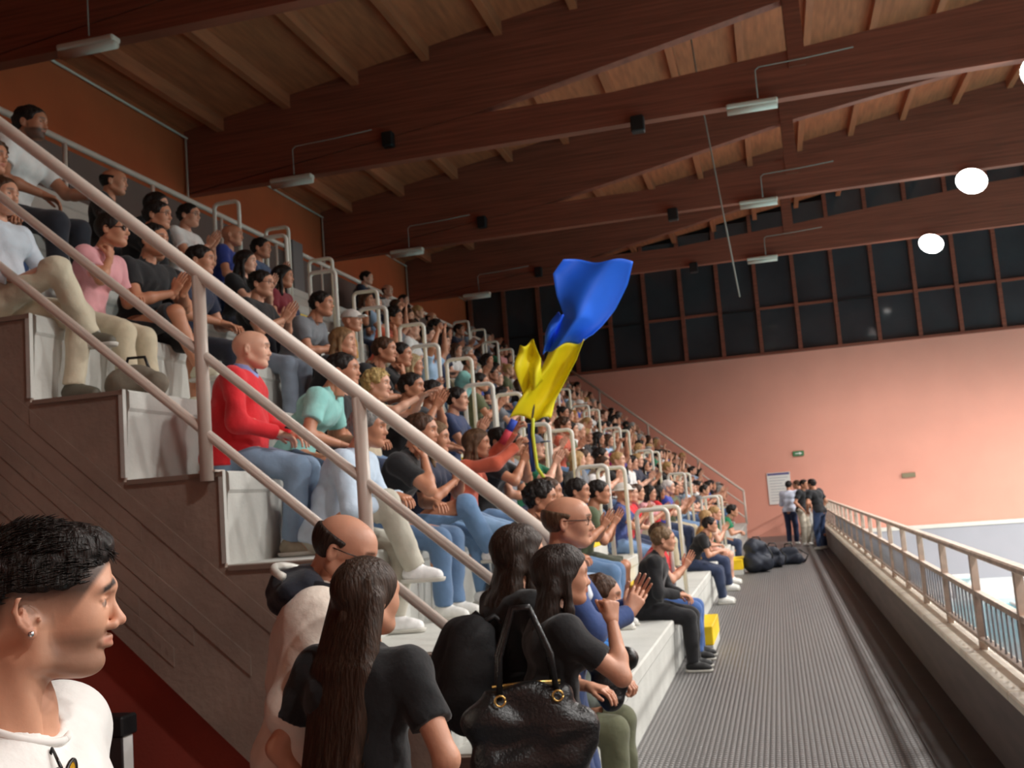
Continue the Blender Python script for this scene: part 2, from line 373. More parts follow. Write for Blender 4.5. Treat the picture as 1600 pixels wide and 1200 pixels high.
# aisles: half steps with yellow paint, hoop handrails both sides
AIS = [(10.95, 12.0, 'near'), (20.4, 21.4, 'far')]
for ai, (ya, yb, nm) in enumerate(AIS):
    e = empty('aisle_steps', (0, 0, 0), **ST); e.name = 'trim_%d' % (3+ai)
    for k in range(0, NT):
        x0 = nose(k+1); z = k*H
        part('half_step', MB().box((x0-.04, ya, z), (x0+.27, yb, z+.1 if k == 0 else z+.16), .006), conc, e)
        part('yellow_nosing', MB().box((x0-.0, ya-.004, z+.1 if k == 0 else z+.16), (x0+.275, yb+.004, z+.29 if k == 0 else z+.25), .008), yellow, e)
    for side, yy in ((0, ya-.12), (1, yb+.12)):
        for k in range(1, NT):
            xc_ = nose(k)-.22; w = .16; hh = 1.02; z = k*H
            if ai == 1 and k < 4 and side: pass
            pts = [(xc_+w, 0, z)]
            for a in range(0, 7):
                t = a/6*math.pi/2; pts.append((xc_+w-.06+.06*math.cos(t), 0, z+hh-.06+.06*math.sin(t)))
            for a in range(0, 7):
                t = math.pi/2+a/6*math.pi/2; pts.append((xc_-w+.06+.06*math.cos(t), 0, z+hh-.06+.06*math.sin(t)))
            pts.append((xc_-w, 0, z))
            h = empty('hoop_handrail', (0, yy, 0), label='white hoop handrail on the %s side of the %s aisle, %s row up' % (('near', 'far')[side], nm, ['', 'first', 'second', 'third', 'fourth', 'fifth', 'sixth', 'seventh', 'eighth', 'ninth'][k]), category='handrail', group='hoop handrails beside the aisles')
            part('hoop', MB().tube(pts, .024, 10), white_en, h)
            for q in (-w, w): part('foot_plate', MB().disc((xc_+q, 0, z), .045, .01, 12), white_en, h)
# right-hand railing above the pool
e = empty('pool_railing', (XC+.12, 0, 0), label='brown steel railing with thin balusters on the kerb above the pool', category='railing')
part('top_rail', MB().box((-.035, .8, 1.13), (.035, YF, 1.17), .01), rust, e)
part('middle_rail', MB().box((-.02, .8, .87), (.02, YF, .905)), rust, e)
part('bottom_rail', MB().box((-.02, .8, .585), (.02, YF, .61)), rust, e)
y = 2.1; ii = 0
whitep = white_en
while y < YF-.3:
    part('post', MB().box((-.022, y-.028, .5), (.022, y+.028, 1.14)), rust, e)
    part('bracket_plate', MB().box((.02, y+.06, .88), (.035, y+.16, 1.135)), white_en, e)
    for q in range(1, 9): part('baluster', MB().tube([(0, y+q*1.32/9, .6), (0, y+q*1.32/9, .88)], .006, 6), greyw, e) if y < 24 else None
    y += 1.32
meshm = mat('smoked_panel', S(170, 166, 178), .3, alpha=.45)
y = 2.1
while y < YF-1.4:
    part('mesh_panel', MB().box((.028, y+.03, .53), (.034, y+1.29, .885)), meshm, e); y += 1.32


# ================================================================== people: bodies grown as one smooth implicit surface
V3 = lambda *a: np.array(a, float)
def nrm(v): v = np.asarray(v, float); return v/(np.linalg.norm(v)+1e-9)
class Field:
    def __init__(s, lo, hi, v):
        s.v = v; s.lo = np.array(lo, float); s.n = np.ceil((np.array(hi)-s.lo)/v).astype(int)+1
        s.ax = [(s.lo[i]+v*np.arange(s.n[i])).astype(np.float32) for i in range(3)]; s.f = np.full(s.n, .5, np.float32)
    def put(s, fn, lo, hi, k=.0, mode='add'):
        m = k+2.5*s.v
        i0 = np.clip(np.floor((np.array(lo)-m-s.lo)/s.v).astype(int), 0, s.n); i1 = np.clip(np.ceil((np.array(hi)+m-s.lo)/s.v).astype(int)+1, 0, s.n)
        if (i1 <= i0).any(): return
        sl = tuple(slice(a, b) for a, b in zip(i0, i1))
        X = s.ax[0][sl[0]][:, None, None]; Y = s.ax[1][sl[1]][None, :, None]; Z = s.ax[2][sl[2]][None, None, :]
        d = fn(X, Y, Z); a = s.f[sl]
        if mode == 'add':
            if k > 0:
                h = np.clip(.5+.5*(a-d)/k, 0, 1); s.f[sl] = a*(1-h)+d*h-k*h*(1-h)
            else: s.f[sl] = np.minimum(a, d)
        elif mode == 'sub':
            d = -d
            if k > 0:
                h = np.clip(.5-.5*(a-d)/k, 0, 1); s.f[sl] = a*(1-h)+d*h+k*h*(1-h)
            else: s.f[sl] = np.maximum(a, d)
        elif mode == 'warp': s.f[sl] = a+d
    def rc(s, a, b, ra, rb, k=.02, mode='add', cut=None, sq=None):
        a = np.asarray(a, float); b = np.asarray(b, float); ba = b-a; bb = ba@ba+1e-12
        def fn(X, Y, Z):
            t = np.clip(((X-a[0])*ba[0]+(Y-a[1])*ba[1]+(Z-a[2])*ba[2])/bb, 0, 1)
            d = np.sqrt((X-a[0]-t*ba[0])**2+(Y-a[1]-t*ba[1])**2+(Z-a[2]-t*ba[2])**2)-(ra+t*(rb-ra))
            if cut is not None:
                for (p, n) in cut: d = np.maximum(d, (X-p[0])*n[0]+(Y-p[1])*n[1]+(Z-p[2])*n[2])
            return d
        r = max(ra, rb); s.put(fn, np.minimum(a, b)-r, np.maximum(a, b)+r, k, mode)
    def el(s, c, r, k=.02, mode='add', rot=None, cut=None):
        c = np.asarray(c, float); r = np.asarray(r, float); Q = np.eye(3) if rot is None else np.array(rot)
        def fn(X, Y, Z):
            x, y, z = X-c[0], Y-c[1], Z-c[2]
            if rot is not None: x, y, z = [Q[0, i]*x+Q[1, i]*y+Q[2, i]*z for i in range(3)]
            k0 = np.sqrt((x/r[0])**2+(y/r[1])**2+(z/r[2])**2); k1 = np.sqrt((x/r[0]**2)**2+(y/r[1]**2)**2+(z/r[2]**2)**2)+1e-6
            d = k0*(k0-1)/k1
            if cut is not None:
                for (p, n) in cut: d = np.maximum(d, (X-p[0])*n[0]+(Y-p[1])*n[1]+(Z-p[2])*n[2])
            return d
        e = r.max() if rot is not None else r
        s.put(fn, c-e, c+e, k, mode)
    def half(s, p, n, k=0, lo=None, hi=None):   # keep the side where (x-p).n<0
        def fn(X, Y, Z): return -((X-p[0])*n[0]+(Y-p[1])*n[1]+(Z-p[2])*n[2])
        s.put(fn, s.lo if lo is None else lo, s.lo+s.n*s.v if hi is None else hi, k, 'sub')
    def wrinkle(s, amp, fr, seed=0):
        rr = random.Random(seed); P = [(rr.uniform(-1, 1)*fr, rr.uniform(-1, 1)*fr, rr.uniform(-1, 1)*fr, rr.uniform(0, 6)) for _ in range(6)]
        X, Y, Z = s.ax[0][:, None, None], s.ax[1][None, :, None], s.ax[2][None, None, :]
        near = np.abs(s.f) < .04; i, j, k = np.nonzero(near); x, y, z = s.ax[0][i], s.ax[1][j], s.ax[2][k]; q = 0
        for a, b, c, p in P: q = q+np.sin(a*x+b*y+c*z+p+1.3*np.sin(b*x-c*y+a*z))
        s.f[near] += (amp*q/2.4).astype(np.float32)
    def nets(s):
        f = s.f; f[0] = f[-1] = .5; f[:, 0] = f[:, -1] = .5; f[:, :, 0] = f[:, :, -1] = .5
        g = f < 0; n = g.shape; cnt = np.zeros((n[0]-1, n[1]-1, n[2]-1), np.int8); C = []
        for dx in (0, 1):
            for dy in (0, 1):
                for dz in (0, 1): cnt += g[dx:n[0]-1+dx, dy:n[1]-1+dy, dz:n[2]-1+dz]
        ac = (cnt > 0) & (cnt < 8); ii = np.nonzero(ac); m = len(ii[0]); idx = np.full(ac.shape, -1, np.int64); idx[ii] = np.arange(m)
        cr = [(a, b, c) for a in (0, 1) for b in (0, 1) for c in (0, 1)]; val = np.array([f[ii[0]+a, ii[1]+b, ii[2]+c] for a, b, c in cr])
        acc = np.zeros((m, 3)); w = np.zeros(m)
        for i in range(8):
            for j in range(i+1, 8):
                df = [q-p for p, q in zip(cr[i], cr[j])]
                if sum(abs(q) for q in df) != 1: continue
                a, b = val[i], val[j]; x = (a < 0) != (b < 0); t = np.where(x, a/(a-b+1e-12), 0)
                acc += np.where(x[:, None], np.array(cr[i])+t[:, None]*np.array(df), 0); w += x
        P = (np.array(ii).T+acc/w[:, None])*s.v+s.lo; Q = []
        for ax in range(3):
            o = [(1, 2), (2, 0), (0, 1)][ax]; a = [slice(None)]*3; b = [slice(None)]*3; a[ax] = slice(0, -1); b[ax] = slice(1, None)
            e = g[tuple(a)] != g[tuple(b)]; pos = np.array(np.nonzero(e)); u, v = o
            ok = (pos[u] > 0) & (pos[v] > 0) & (pos[u] < n[u]-1) & (pos[v] < n[v]-1); pos = pos[:, ok]
            def at(du, dv): q = pos.copy(); q[u] += du; q[v] += dv; return idx[tuple(q)]
            q = np.stack([at(-1, -1), at(0, -1), at(0, 0), at(-1, 0)], 1); fl_ = ~g[tuple(pos)]; q[fl_] = q[fl_][:, ::-1]; Q.append(q)
        return P, np.concatenate(Q)
def mkmesh(name, P, Q, m, col=None, smooth=True):
    me = bpy.data.meshes.new(name); me.vertices.add(len(P)); me.vertices.foreach_set('co', np.asarray(P, np.float32).ravel())
    nq = len(Q); k = Q.shape[1]; me.loops.add(nq*k); me.loops.foreach_set('vertex_index', np.asarray(Q, np.int32).ravel())
    me.polygons.add(nq); me.polygons.foreach_set('loop_start', np.arange(0, nq*k, k, dtype=np.int32)); me.update(calc_edges=True); me.validate()
    me.polygons.foreach_set('use_smooth', np.full(len(me.polygons), smooth))
    me.materials.append(m)
    if col is not None and len(me.vertices) == len(col):
        a = me.color_attributes.new('mask', 'FLOAT_COLOR', 'POINT'); a.data.foreach_set('color', np.asarray(col, np.float32).ravel())
    me.update(); return me
def cat(*pq):
    P, Q, C, n = [], [], [], 0
    for p, q, c in pq: P.append(p); Q.append(q+n); C.append(c); n += len(p)
    return np.concatenate(P), np.concatenate(Q), np.concatenate(C)
def col0(n): c = np.zeros((n, 4)); c[:, 3] = 1; return c

# ---- head, in its own frame: centre at eye level, face towards +X
def head_field(v, fem=False, ear_hi=False, nose=1.0, slim=1.0):
    F = Field((-.15, -.12, -.17), (.15, .12, .15), v); w = .95 if fem else 1.0
    F.el((-.012, 0, .03), (.104, .077*w, .088), .0); F.el((.045, 0, .033), (.053, .058, .058), .03)
    F.el((.03, 0, -.035), (.06, .053*w*slim, .078), .03)
    jw = .046 if fem else .052
    for s in (-1, 1):
        F.rc((-.012, s*jw, -.052), (.055, s*.018, -.088), .02, .018, .03)
        F.el((.055, s*.036, -.022), (.026, .022, .028), .03)
        F.rc((.09, s*.010, .026), (.074, s*.046, .024), .007 if fem else .010, .008, .02)
        F.el((.098, s*.031, .006), (.018, .020, .012), .014, 'sub')
        F.el((.075, s*.031, .003), (.0145, .0145, .0125), .003)
        F.rc((.097, s*.011, -.033), (.092, s*.014, -.034), .0075, .007, .006)
        # ear
        F.el((-.018, s*.078, -.004), (.017, .011, .030), .008, rot=[[math.cos(.25), s*.25, 0], [-s*.25, math.cos(.25), 0], [0, 0, 1]])
        F.el((-.012, s*.090, -.001), (.009, .010, .017), .004, 'sub')
    F.el((.068, 0, -.090), (.021, .022, .019), .025)
    F.rc((.089, 0, .014), (.101*1+.004*(nose-1), 0, -.022), .0075, .0095, .012); F.el((.106*nose, 0, -.028), (.0105, .0115, .010), .010)
    F.rc((.095, 0, -.049), (.079, .022, -.056), .006, .004, .008); F.rc((.095, 0, -.049), (.079, -.022, -.056), .006, .004, .008)
    F.rc((.094, 0, -.063), (.079, .019, -.058), .0062, .004, .008); F.rc((.094, 0, -.063), (.079, -.019, -.058), .0062, .004, .008)
    F.rc((.103, .02, -.0565), (.103, -.02, -.0565), .0035, .0035, .004, 'sub')
    F.el((.098, 0, -.076), (.008, .02, .006), .008, 'sub')
    F.rc((-.042, 0, -.05), (-.055, 0, -.15), .046*w, .046*w, .02)
    return F
def head_cols(P, beard=0, fem=False):
    x, y, z = P.T; ay = np.abs(y); c = col0(len(P)); sm = lambda d: np.clip(d, 0, 1)
    br = sm(1-np.abs(z-(.030-.09*np.clip(ay-.03, 0, 1)*1.6))/.0055)*sm((ay-.010)/.004)*sm((.054-ay)/.006)*(x > .05)
    c[:, 0] = br*.85
    lips = sm(1-np.abs(z+.0565)/.0105)*sm((.026-ay)/.006)*(x > .078); c[:, 1] = lips*(.85 if fem else .45)
    ey = ((x-.075)**2+(ay-.031)**2+(z-.003)**2) < .0150**2; op = np.abs(z-.003) < (.0068-.18*np.abs(ay-.031)); e = ey & op & (x > .078)
    c[:, 2] = e*.9; ir = e & ((ay-.031)**2+(z-.003)**2 < .0055**2); c[:, 0][ir] = 1; c[:, 2][ir] = 0
    lash = ey & (np.abs(np.abs(z-.003)-.0072) < .0016) & (x > .078); c[:, 0] = np.maximum(c[:, 0], lash*.7)
    if P.shape[0] < 9000:
        c[:, 2] = 0; c[:, 0] = np.maximum(c[:, 0], e*.62); c[:, 0] = np.maximum(c[:, 0], .7*sm(1.3-np.abs(z-(.030-.14*np.clip(ay-.03, 0, 1)))/.0065)*sm((ay-.008)/.006)*sm((.056-ay)/.008)*(x > .045))
    if beard:
        b = sm((-.036-z)/.012)*sm((x+.02)/.02+(z < -.09)*0)*sm((.125+z)/.02)*(1-lips)
        side = sm((x-.0)/.012)*sm((.022-x)/.012)*sm((.0-z)/.02); b = np.maximum(b, side*(z > -.13))
        c[:, 0] = np.maximum(c[:, 0], b*beard)
    return c
HEADS = {}
def head(kind):
    if kind not in HEADS:
        fem = kind[0] == 'f'; F = head_field(.0058, fem); P, Q = F.nets(); HEADS[kind] = (P, Q, head_cols(P, {'mb': .8, 'ms': .35}.get(kind, 0), fem))
    return HEADS[kind]
# ---- hands: wrist at the origin, fingers along +X, palm down, thumb towards +Y
def hand(kind, v=.0042):
    key = ('hand', kind, v)
    if key in HEADS: return HEADS[key]
    F = Field((-.05, -.09, -.12), (.21, .10, .05), v)
    F.rc((-.03, 0, 0), (.01, 0, 0), .026, .024, .01)
    curl = {'relax': (22, 28, 18), 'flat': (3, 6, 5), 'fist': (75, 90, 55), 'grip': (50, 62, 35)}[kind]
    th = {'relax': (.55, -.35), 'flat': (.75, -.05), 'fist': (.25, -.8), 'grip': (.4, -.8)}[kind]
    for i, (y, ln, r) in enumerate(((.030, .94, .0092), (.010, 1.0, .0095), (-.011, .95, .009), (-.030, .78, .008))):
        b = V3(.085-.004*abs(i-1), y, 0); F.rc((.01, y*.45, 0), b, .018, .013, .012)
        a = 0; p = b; sp = (1.5-i)*.05
        for j, L in enumerate((.043, .026, .021)):
            a += R(curl[j]); d = V3(math.cos(a)*math.cos(sp), math.sin(sp), -math.sin(a)); q = p+d*L*ln
            F.rc(p, q, r*(1-.08*j), r*(.92-.08*j), .003); p = q
    p = V3(.022, .022, -.006); q = p+nrm((.7, th[0], th[1]*.6))*.042; F.rc((.005, .008, -.002), p, .018, .016, .012); F.rc(p, q, .015, .0115, .01)
    r_ = q+nrm((.95, th[0]*.5, th[1]))*.030; F.rc(q, r_, .0112, .010, .004); F.rc(r_, r_+nrm((1, .05, th[1]))*.022, .0100, .0085, .003)
    P, Q = F.nets(); HEADS[key] = (P, Q, col0(len(P))); return HEADS[key]
def frame(x, zhint):
    x = nrm(x); z = np.asarray(zhint, float); z = nrm(z-x*(z@x)); y = np.cross(z, x); return np.stack([x, y, z], 1)
def xf(pqc, Rm, t, mirror=False):
    P, Q, C = pqc
    if mirror: P = P*np.array([1, -1, 1]); Q = Q[:, ::-1]
    return P@Rm.T+t, Q, C
def ik(A, T, l1, l2, pole):
    A = np.asarray(A, float); T = np.asarray(T, float); d = T-A; L = np.linalg.norm(d); mx_ = (l1+l2)*.995
    if L > mx_: T = A+d/L*mx_; d = T-A; L = mx_
    x = d/L; a = (l1*l1-l2*l2+L*L)/(2*L); h = math.sqrt(max(l1*l1-a*a, 0)); p = np.asarray(pole, float); p = nrm(p-x*(p@x)); return A+x*a+p*h, T

def human(shd=.055, swx=None, nkl=.153, seat=True, lean=.12, bend=.1, yaw=0., pitch=0., roll=0., L=(.33, .12, .24), Rr=(.33, -.12, .24), hl='relax', hr='relax', pl=None, pr=None, dl=None, dr=None,
          FL=None, FR=None, sleeve='tee', leg='long', fem=False, fat=0., v=.0105, headk=None, vw=None, pelL=(-.5, 1, -.8), pelR=None, hips=None, open_jacket=False, seed=0, stance=.0, twist=0., knee=None, hero=False, hemz=None):
    """returns body parts as arrays in the person's own frame (facing +X)"""
    g = .93 if fem else 1.0
    hz = .105 if seat else .93*g
    pel = V3(0, 0, hz) if hips is None else V3(*hips)
    t1 = nrm((math.sin(lean), 0, math.cos(lean))); l2 = lean+bend; t2 = nrm((math.sin(l2), 0, math.cos(l2))); fwd = V3(math.cos(l2), 0, -math.sin(l2)); ct, st_ = math.cos(twist), math.sin(twist)
    side = V3(-st_, ct, 0)
    mid = pel+t1*.22*g; chest = mid+t2*.16*g; neck = mid+t2*.29*g
    t3 = nrm((math.sin(l2*.45), 0, math.cos(l2*.45))); hc = neck+t3*nkl*g+V3(.028+.03*l2, 0, 0)
    sw = swx or (.165 if fem else .19); sho = [neck-t2*(shd if not isinstance(shd, tuple) else shd[0 if s > 0 else 1])+side*s*sw for s in (1, -1)]
    hipj = [pel+V3(0, s*.09, 0) for s in (1, -1)]
    ft = []
    for s, T in ((1, FL), (-1, FR)):
        if T is None: T = (.41, s*.12, -H+.085) if seat else (.02+s*stance, s*.10, .085)
        kp = (1, s*.15, .9) if seat else (1, s*.1, .0)
        K, A = ik(hipj[0 if s > 0 else 1], T, .43*g, .42*g, kp if knee is None else knee); ft.append((K, A))
    arms = []
    for s, T, sj, pp in ((1, L, sho[0], pelL), (-1, Rr, sho[1], pelR or (pelL[0], -pelL[1], pelL[2]))):
        E, Wp = ik(sj, T, .285*g, .25*g, pp); arms.append((sj, E, Wp))
    allp = [pel, mid, chest, neck, hc+V3(0, 0, .02)]+sho+hipj+[q for a in arms for q in a]+[q for a in ft for q in a]
    lo = np.min(allp, 0)-.19; hi = np.max(allp, 0)+.19
    cw = .10 if fem else .115
    def torso(F, e, fk=.04):
        f = fat
        F.rc(pel+side*.075-V3(.02, 0, 0), pel-side*.075-V3(.02, 0, 0), .108+e+f*.4, .108+e+f*.4, fk)
        F.rc(pel+t1*.08+side*.045+fwd*f*.6, pel+t1*.08-side*.045+fwd*f*.6, .098+e+f*1.1, .098+e+f*1.1, fk)
        F.rc(mid+side*.05+fwd*f*.4, mid-side*.05+fwd*f*.4, (.085 if fem else .098)+e+f, (.085 if fem else .098)+e+f, fk)
        F.rc(chest+side*.07, chest-side*.07, cw+e+f*.3, cw+e+f*.3, fk)
        if fem:
            for s in (1, -1): F.el(chest+fwd*.075+side*s*.068-t2*.02, (.055+e, .058+e, .058+e), .03)
        for i, s in ((0, 1), (1, -1)):
            F.rc(neck-t2*(.07 if not isinstance(shd, tuple) else shd[i]+.02)+side*s*.06, sho[i], .062+e, (.054 if fem else .062)+e, .04)
        F.rc(neck-t2*.03-fwd*.01, neck+t2*.02-fwd*.005, .066+e*.6, .056+e*.3, .03)
    # bare body
    F = Field(lo, hi, v); torso(F, 0)
    F.rc(neck-fwd*.012, hc-t3*.06-V3(.042, 0, 0), .050 if not fem else .043, .046 if not fem else .040, .025)
    for (sj, E, Wp) in arms:
        q = .84 if fem else 1.
        F.rc(sj, E, .053*q, .041*q, .03); F.rc(E, E+(Wp-E)*.35, .041*q, .041*q, .02); F.rc(E+(Wp-E)*.35, Wp, .040*q, .026*q, .02)
    for (K, A), hj in zip(ft, hipj):
        F.rc(hj, K, .085+fat*.2, .058, .04); F.rc(K, K+(A-K)*.35-V3(.012, 0, 0), .056, .055, .02); F.rc(K+(A-K)*.35-V3(.012, 0, 0), A, .054, .036, .02)
    P, Q = F.nets(); body = [(P, Q, col0(len(P)))]
    sx = -1.
    hq = []
    for i, (s, (sj, E, Wp), kk, pn, dd) in enumerate(((1, arms[0], hl, pl, dl), (-1, arms[1], hr, pr, dr))):
        d = nrm(Wp-E) if dd is None else nrm(dd); pn = (0, 0, 1) if pn is None else tuple(-np.array(pn))   # pn: direction the palm faces
        fr = frame(d, pn); hq.append((fr, Wp))
        body.append(xf(hand(kk, .0042 if not hero else .0032), fr*(.86 if fem else .93), Wp, mirror=(s > 0)))
    cy, sy, cp, sp, cr, sr = math.cos(yaw), math.sin(yaw), math.cos(pitch), math.sin(pitch), math.cos(roll), math.sin(roll)
    RH = np.array([[cy, -sy, 0], [sy, cy, 0], [0, 0, 1]])@np.array([[cp, 0, -sp], [0, 1, 0], [sp, 0, cp]])@np.array([[1, 0, 0], [0, cr, -sr], [0, sr, cr]])*(.96 if fem else 1.0)
    if headk != 'none': body.append(xf(head(headk or ('f' if fem else 'm')), RH, hc))
    B = cat(*body)
    out = {'body': ('skin', B)}
    # upper garment
    vw = vw or v
    e = .013 if sleeve != 'puffer' else .045
    F = Field(lo-.03, hi+.03, vw); torso(F, e, .045)
    hz_ = pel+t1*(-.05 if hemz is None else hemz)
    F.half(hz_, -t1, .0, lo=pel-.3, hi=pel+.3)
    for (sj, E, Wp) in arms:
        q = .9 if fem else 1.
        if sleeve == 'tee':
            en = sj+(E-sj)*.62; F.rc(sj, E, .062*q+.004, .058*q+.006, .03, cut=[(en, nrm(E-sj))])
        elif sleeve == 'none': pass
        else:
            pf = .03 if sleeve == 'puffer' else .0
            en = Wp-(Wp-E)*.06; F.rc(sj, E, .064*q+pf, .059*q+pf, .03); F.rc(E, Wp, .059*q+pf, .043*q+pf*.8, .025, cut=[(en, nrm(Wp-E))])
    F.wrinkle(.0045 if sleeve != 'puffer' else .0055, 30, seed)
    # neck opening
    F.rc(neck+t2*.028+fwd*.006, neck+t2*.2+fwd*.0, .056, .085, .006, 'sub')
    P, Q = F.nets(); out['shirt'] = ('cloth', (P, Q, None))
    # trousers
    F = Field(np.minimum(lo, lo), hi, vw); e = .012
    F.rc(pel+side*.075-V3(.02, 0, 0), pel-side*.075-V3(.02, 0, 0), .110+fat*.4, .110+fat*.4, .03)
    F.rc(pel+t1*.07+side*.045+fwd*fat*.5, pel+t1*.07-side*.045+fwd*fat*.5, .098+fat*.8, .098+fat*.8, .03)
    for (K, A), hj in zip(ft, hipj):
        if leg == 'short':
            en = hj+(K-hj)*.93; F.rc(hj, K, .099, .088, .03, cut=[(en, nrm(K-hj))])
        else:
            F.rc(hj, K, .098+fat*.2, .077, .04); F.rc(K, A, .077, .060, .02, cut=[(A-(A-K)*.02, nrm(A-K))])
    F.half(pel+t1*.09, t1, .0, lo=pel-.25, hi=pel+.3); F.wrinkle(.0045, 26, seed+5)
    P, Q = F.nets(); out['trousers'] = ('cloth', (P, Q, None))
    info = dict(hc=hc, RH=RH, feet=[A for K, A in ft], knees=[K for K, A in ft], neck=neck, sho=sho, arms=arms, hands=hq, pel=pel, chest=chest, hipj=hipj, fwd=fwd, t2=t2, side=side)
    return out, info
def m4(Rm, t):
    M_ = Matrix.Identity(4)
    for i in range(3):
        for j in range(3): M_[i][j] = float(Rm[i][j])
        M_[i][3] = float(t[i])
    return M_
# ---- shoes (ankle at origin, toe along +X)
def shoe_mesh():
    F = Field((-.13, -.07, -.1), (.24, .07, .09), .006)
    F.rc((-.035, 0, -.035), (.13, 0, -.05), .042, .036, .02); F.rc((0, 0, .01), (0, 0, -.03), .046, .045, .03); F.rc((.0, 0, -.02), (.09, 0, -.04), .04, .034, .03)
    F.half((0, 0, -.062), (0, 0, -1)); F.half((0, 0, .03), (0, 0, 1)); P, Q = F.nets(); up_ = mkmesh('shoe', P, Q, shoem)
    F = Field((-.13, -.07, -.11), (.24, .07, 0), .006); F.rc((-.04, 0, -.06), (.135, 0, -.06), .048, .044, .0); F.half((0, 0, -.085), (0, 0, -1)); F.half((0, 0, -.060), (0, 0, 1)); P, Q = F.nets()
    return up_, mkmesh('sole', P, Q, solem)
SHOE, SOLE = shoe_mesh()
# ---- hair, in the head frame
def strands(seed, n, L0, L1, r, kind):
    """tapered locks lying along the scalp or falling from it"""
    rr = random.Random(seed); mb = MB()
    for _ in range(n):
        if kind in ('top', 'crop'):
            th = rr.uniform(0, 2*math.pi); q = math.sqrt(rr.random()); u = q*(1.3 if kind == 'crop' else 1)
            p = Vector((-.012+.106*math.cos(th)*math.sin(u*1.35), .083*math.sin(th)*math.sin(u*1.35), .035+.097*math.cos(u*1.35)))
            if .8*p.x-.6*p.z > .022: continue
            if kind == 'crop' and p.z < .036+1.9*min(p.x+.05, 0): continue
            if kind == 'crop' and p.x > .03 and p.z > .06: p = p*1.05
            nn = Vector(((p.x+.012)/.106**2, p.y/.083**2, (p.z-.035)/.097**2)).normalized(); d = Vector((.9, rr.uniform(-.35, .35), .1)); d = (d-nn*d.dot(nn)).normalized()
            L = rr.uniform(L0, L1)*(1 if p.z > .085 or kind == 'top' else .45); lf_ = .22 if p.z > .085 else .10; pts = [p, p+d*L*.5+nn*L*lf_, p+d*L+nn*L*(.12 if rr.random() < .7 else .3)*(1 if p.z > .085 else .2)]
            mb.tube(pts, r, 3, cap=False, rr=[r, r*.8, r*.15])
        else:
            y = rr.uniform(-1, 1); L = rr.uniform(L0, L1); a = rr.uniform(0, .9)
            pts = [Vector((-.03+.02*a-.05*(1-abs(y)), .086*y*.5, .125-.02*abs(y))), Vector((-.10+.03*abs(y), .088*y, .06)), Vector((-.112+.06*y*y, .094*y, -.03)), Vector((-.138+.05*y*y, .110*y, -.03-L*.4)), Vector((-.178+.045*y*y, .112*y+rr.uniform(-.008, .008), -.03-L*.75)), Vector((-.190+.03*y*y, .106*y+rr.uniform(-.015, .015), -.03-L))]
            mb.tube(pts, r, 4, cap=False, rr=[r, r, r, r, r*.8, r*.2])
    return mb
def hair_mesh(kind):
    key = ('hair', kind)
    if key in HEADS: return HEADS[key]
    v = .0058; F = Field((-.24, -.16, -.52 if kind in ('long', 'wavy', 'pony') else -.2), (.17, .16, .2), v)
    face = lambda c=.026: F.put(lambda X, Y, Z: -( .8*X-.6*Z-c)+0*Y, (-.05, -.16, -.2), (.17, .16, .2), .006, 'sub')
    th = {'short': .012, 'curly': .024, 'buzz': .006, 'ring': .007, 'long': .013, 'wavy': .02, 'bob': .017, 'bun': .011, 'pony': .011, 'cap': .014, 'hat': .02}[kind]
    F.el((-.014, 0, .034), (.104+th, .079+th, .088+th), 0)
    if kind == 'cap':
        F.half((0, 0, .035), (-.1, 0, -1)); F.el((.125, 0, .045), (.07, .06, .008), .006)
    elif kind == 'hat':
        F.half((0, 0, .045), (0, 0, -1)); F.el((0, 0, .045), (.165, .15, .012), .01)
    else:
        face(.026 if kind != 'ring' else -.004)
        if kind in ('short', 'curly', 'buzz', 'ring', 'bun', 'pony'):
            nd = nrm((.60, 0, -1)); F.half((0, 0, -.012), nd, .006)
            for s in (-1, 1): F.el((-.012, s*.09, -.008), (.026, .028, .034), .008, 'sub')
        if kind == 'ring':
            F.put(lambda X, Y, Z: -(Z-.055-.15*(-X))+0*Y*1. if False else (.048-.25*(X+.02)-Z)+0*Y, (-.13, -.12, -.1), (.17, .12, .2), .01, 'sub')
        if kind in ('long', 'wavy', 'pony'):
            if kind != 'pony':
                zz = -.36
                for y in np.linspace(-.062, .062, 5):
                    F.rc((-.065+3*y*y, y*1.1, -.02), (-.115+4*y*y, y*1.4, -.2), .034, .038, .02); F.rc((-.115+4*y*y, y*1.4, -.2), (-.140+4*y*y, y*1.4, zz), .038, .022, .02)
                for s in (-1, 1): F.rc((.0, s*.088, .01), (-.005, s*.09, -.2), .018, .02, .02)
            else: F.rc((-.11, 0, .05), (-.15, 0, .0), .025, .03, .01); F.rc((-.15, 0, 0), (-.14, 0, -.25), .03, .015, .01)
        if kind == 'bob':
            for y in np.linspace(-.06, .06, 5): F.rc((-.06+4*y*y, y*1.2, .0), (-.07+5*y*y, y*1.3, -.10), .034, .030, .02)
            for s in (-1, 1): F.rc((.005, s*.086, .02), (.0, s*.084, -.09), .02, .018, .02)
        if kind == 'bun': F.el((-.085, 0, .125), (.035, .035, .032), .01)
    if kind in ('curly', 'wavy', 'bob', 'short', 'long'): F.wrinkle({'curly': .007, 'wavy': .0035, 'short': .003, 'long': .0025, 'bob': .004}[kind], 130 if kind in ('curly', 'short') else 60, 3)
    P, Q = F.nets(); HEADS[key] = mkmesh('hair_'+kind, P, Q, hairm if kind not in ('cap', 'hat') else cloth); return HEADS[key]
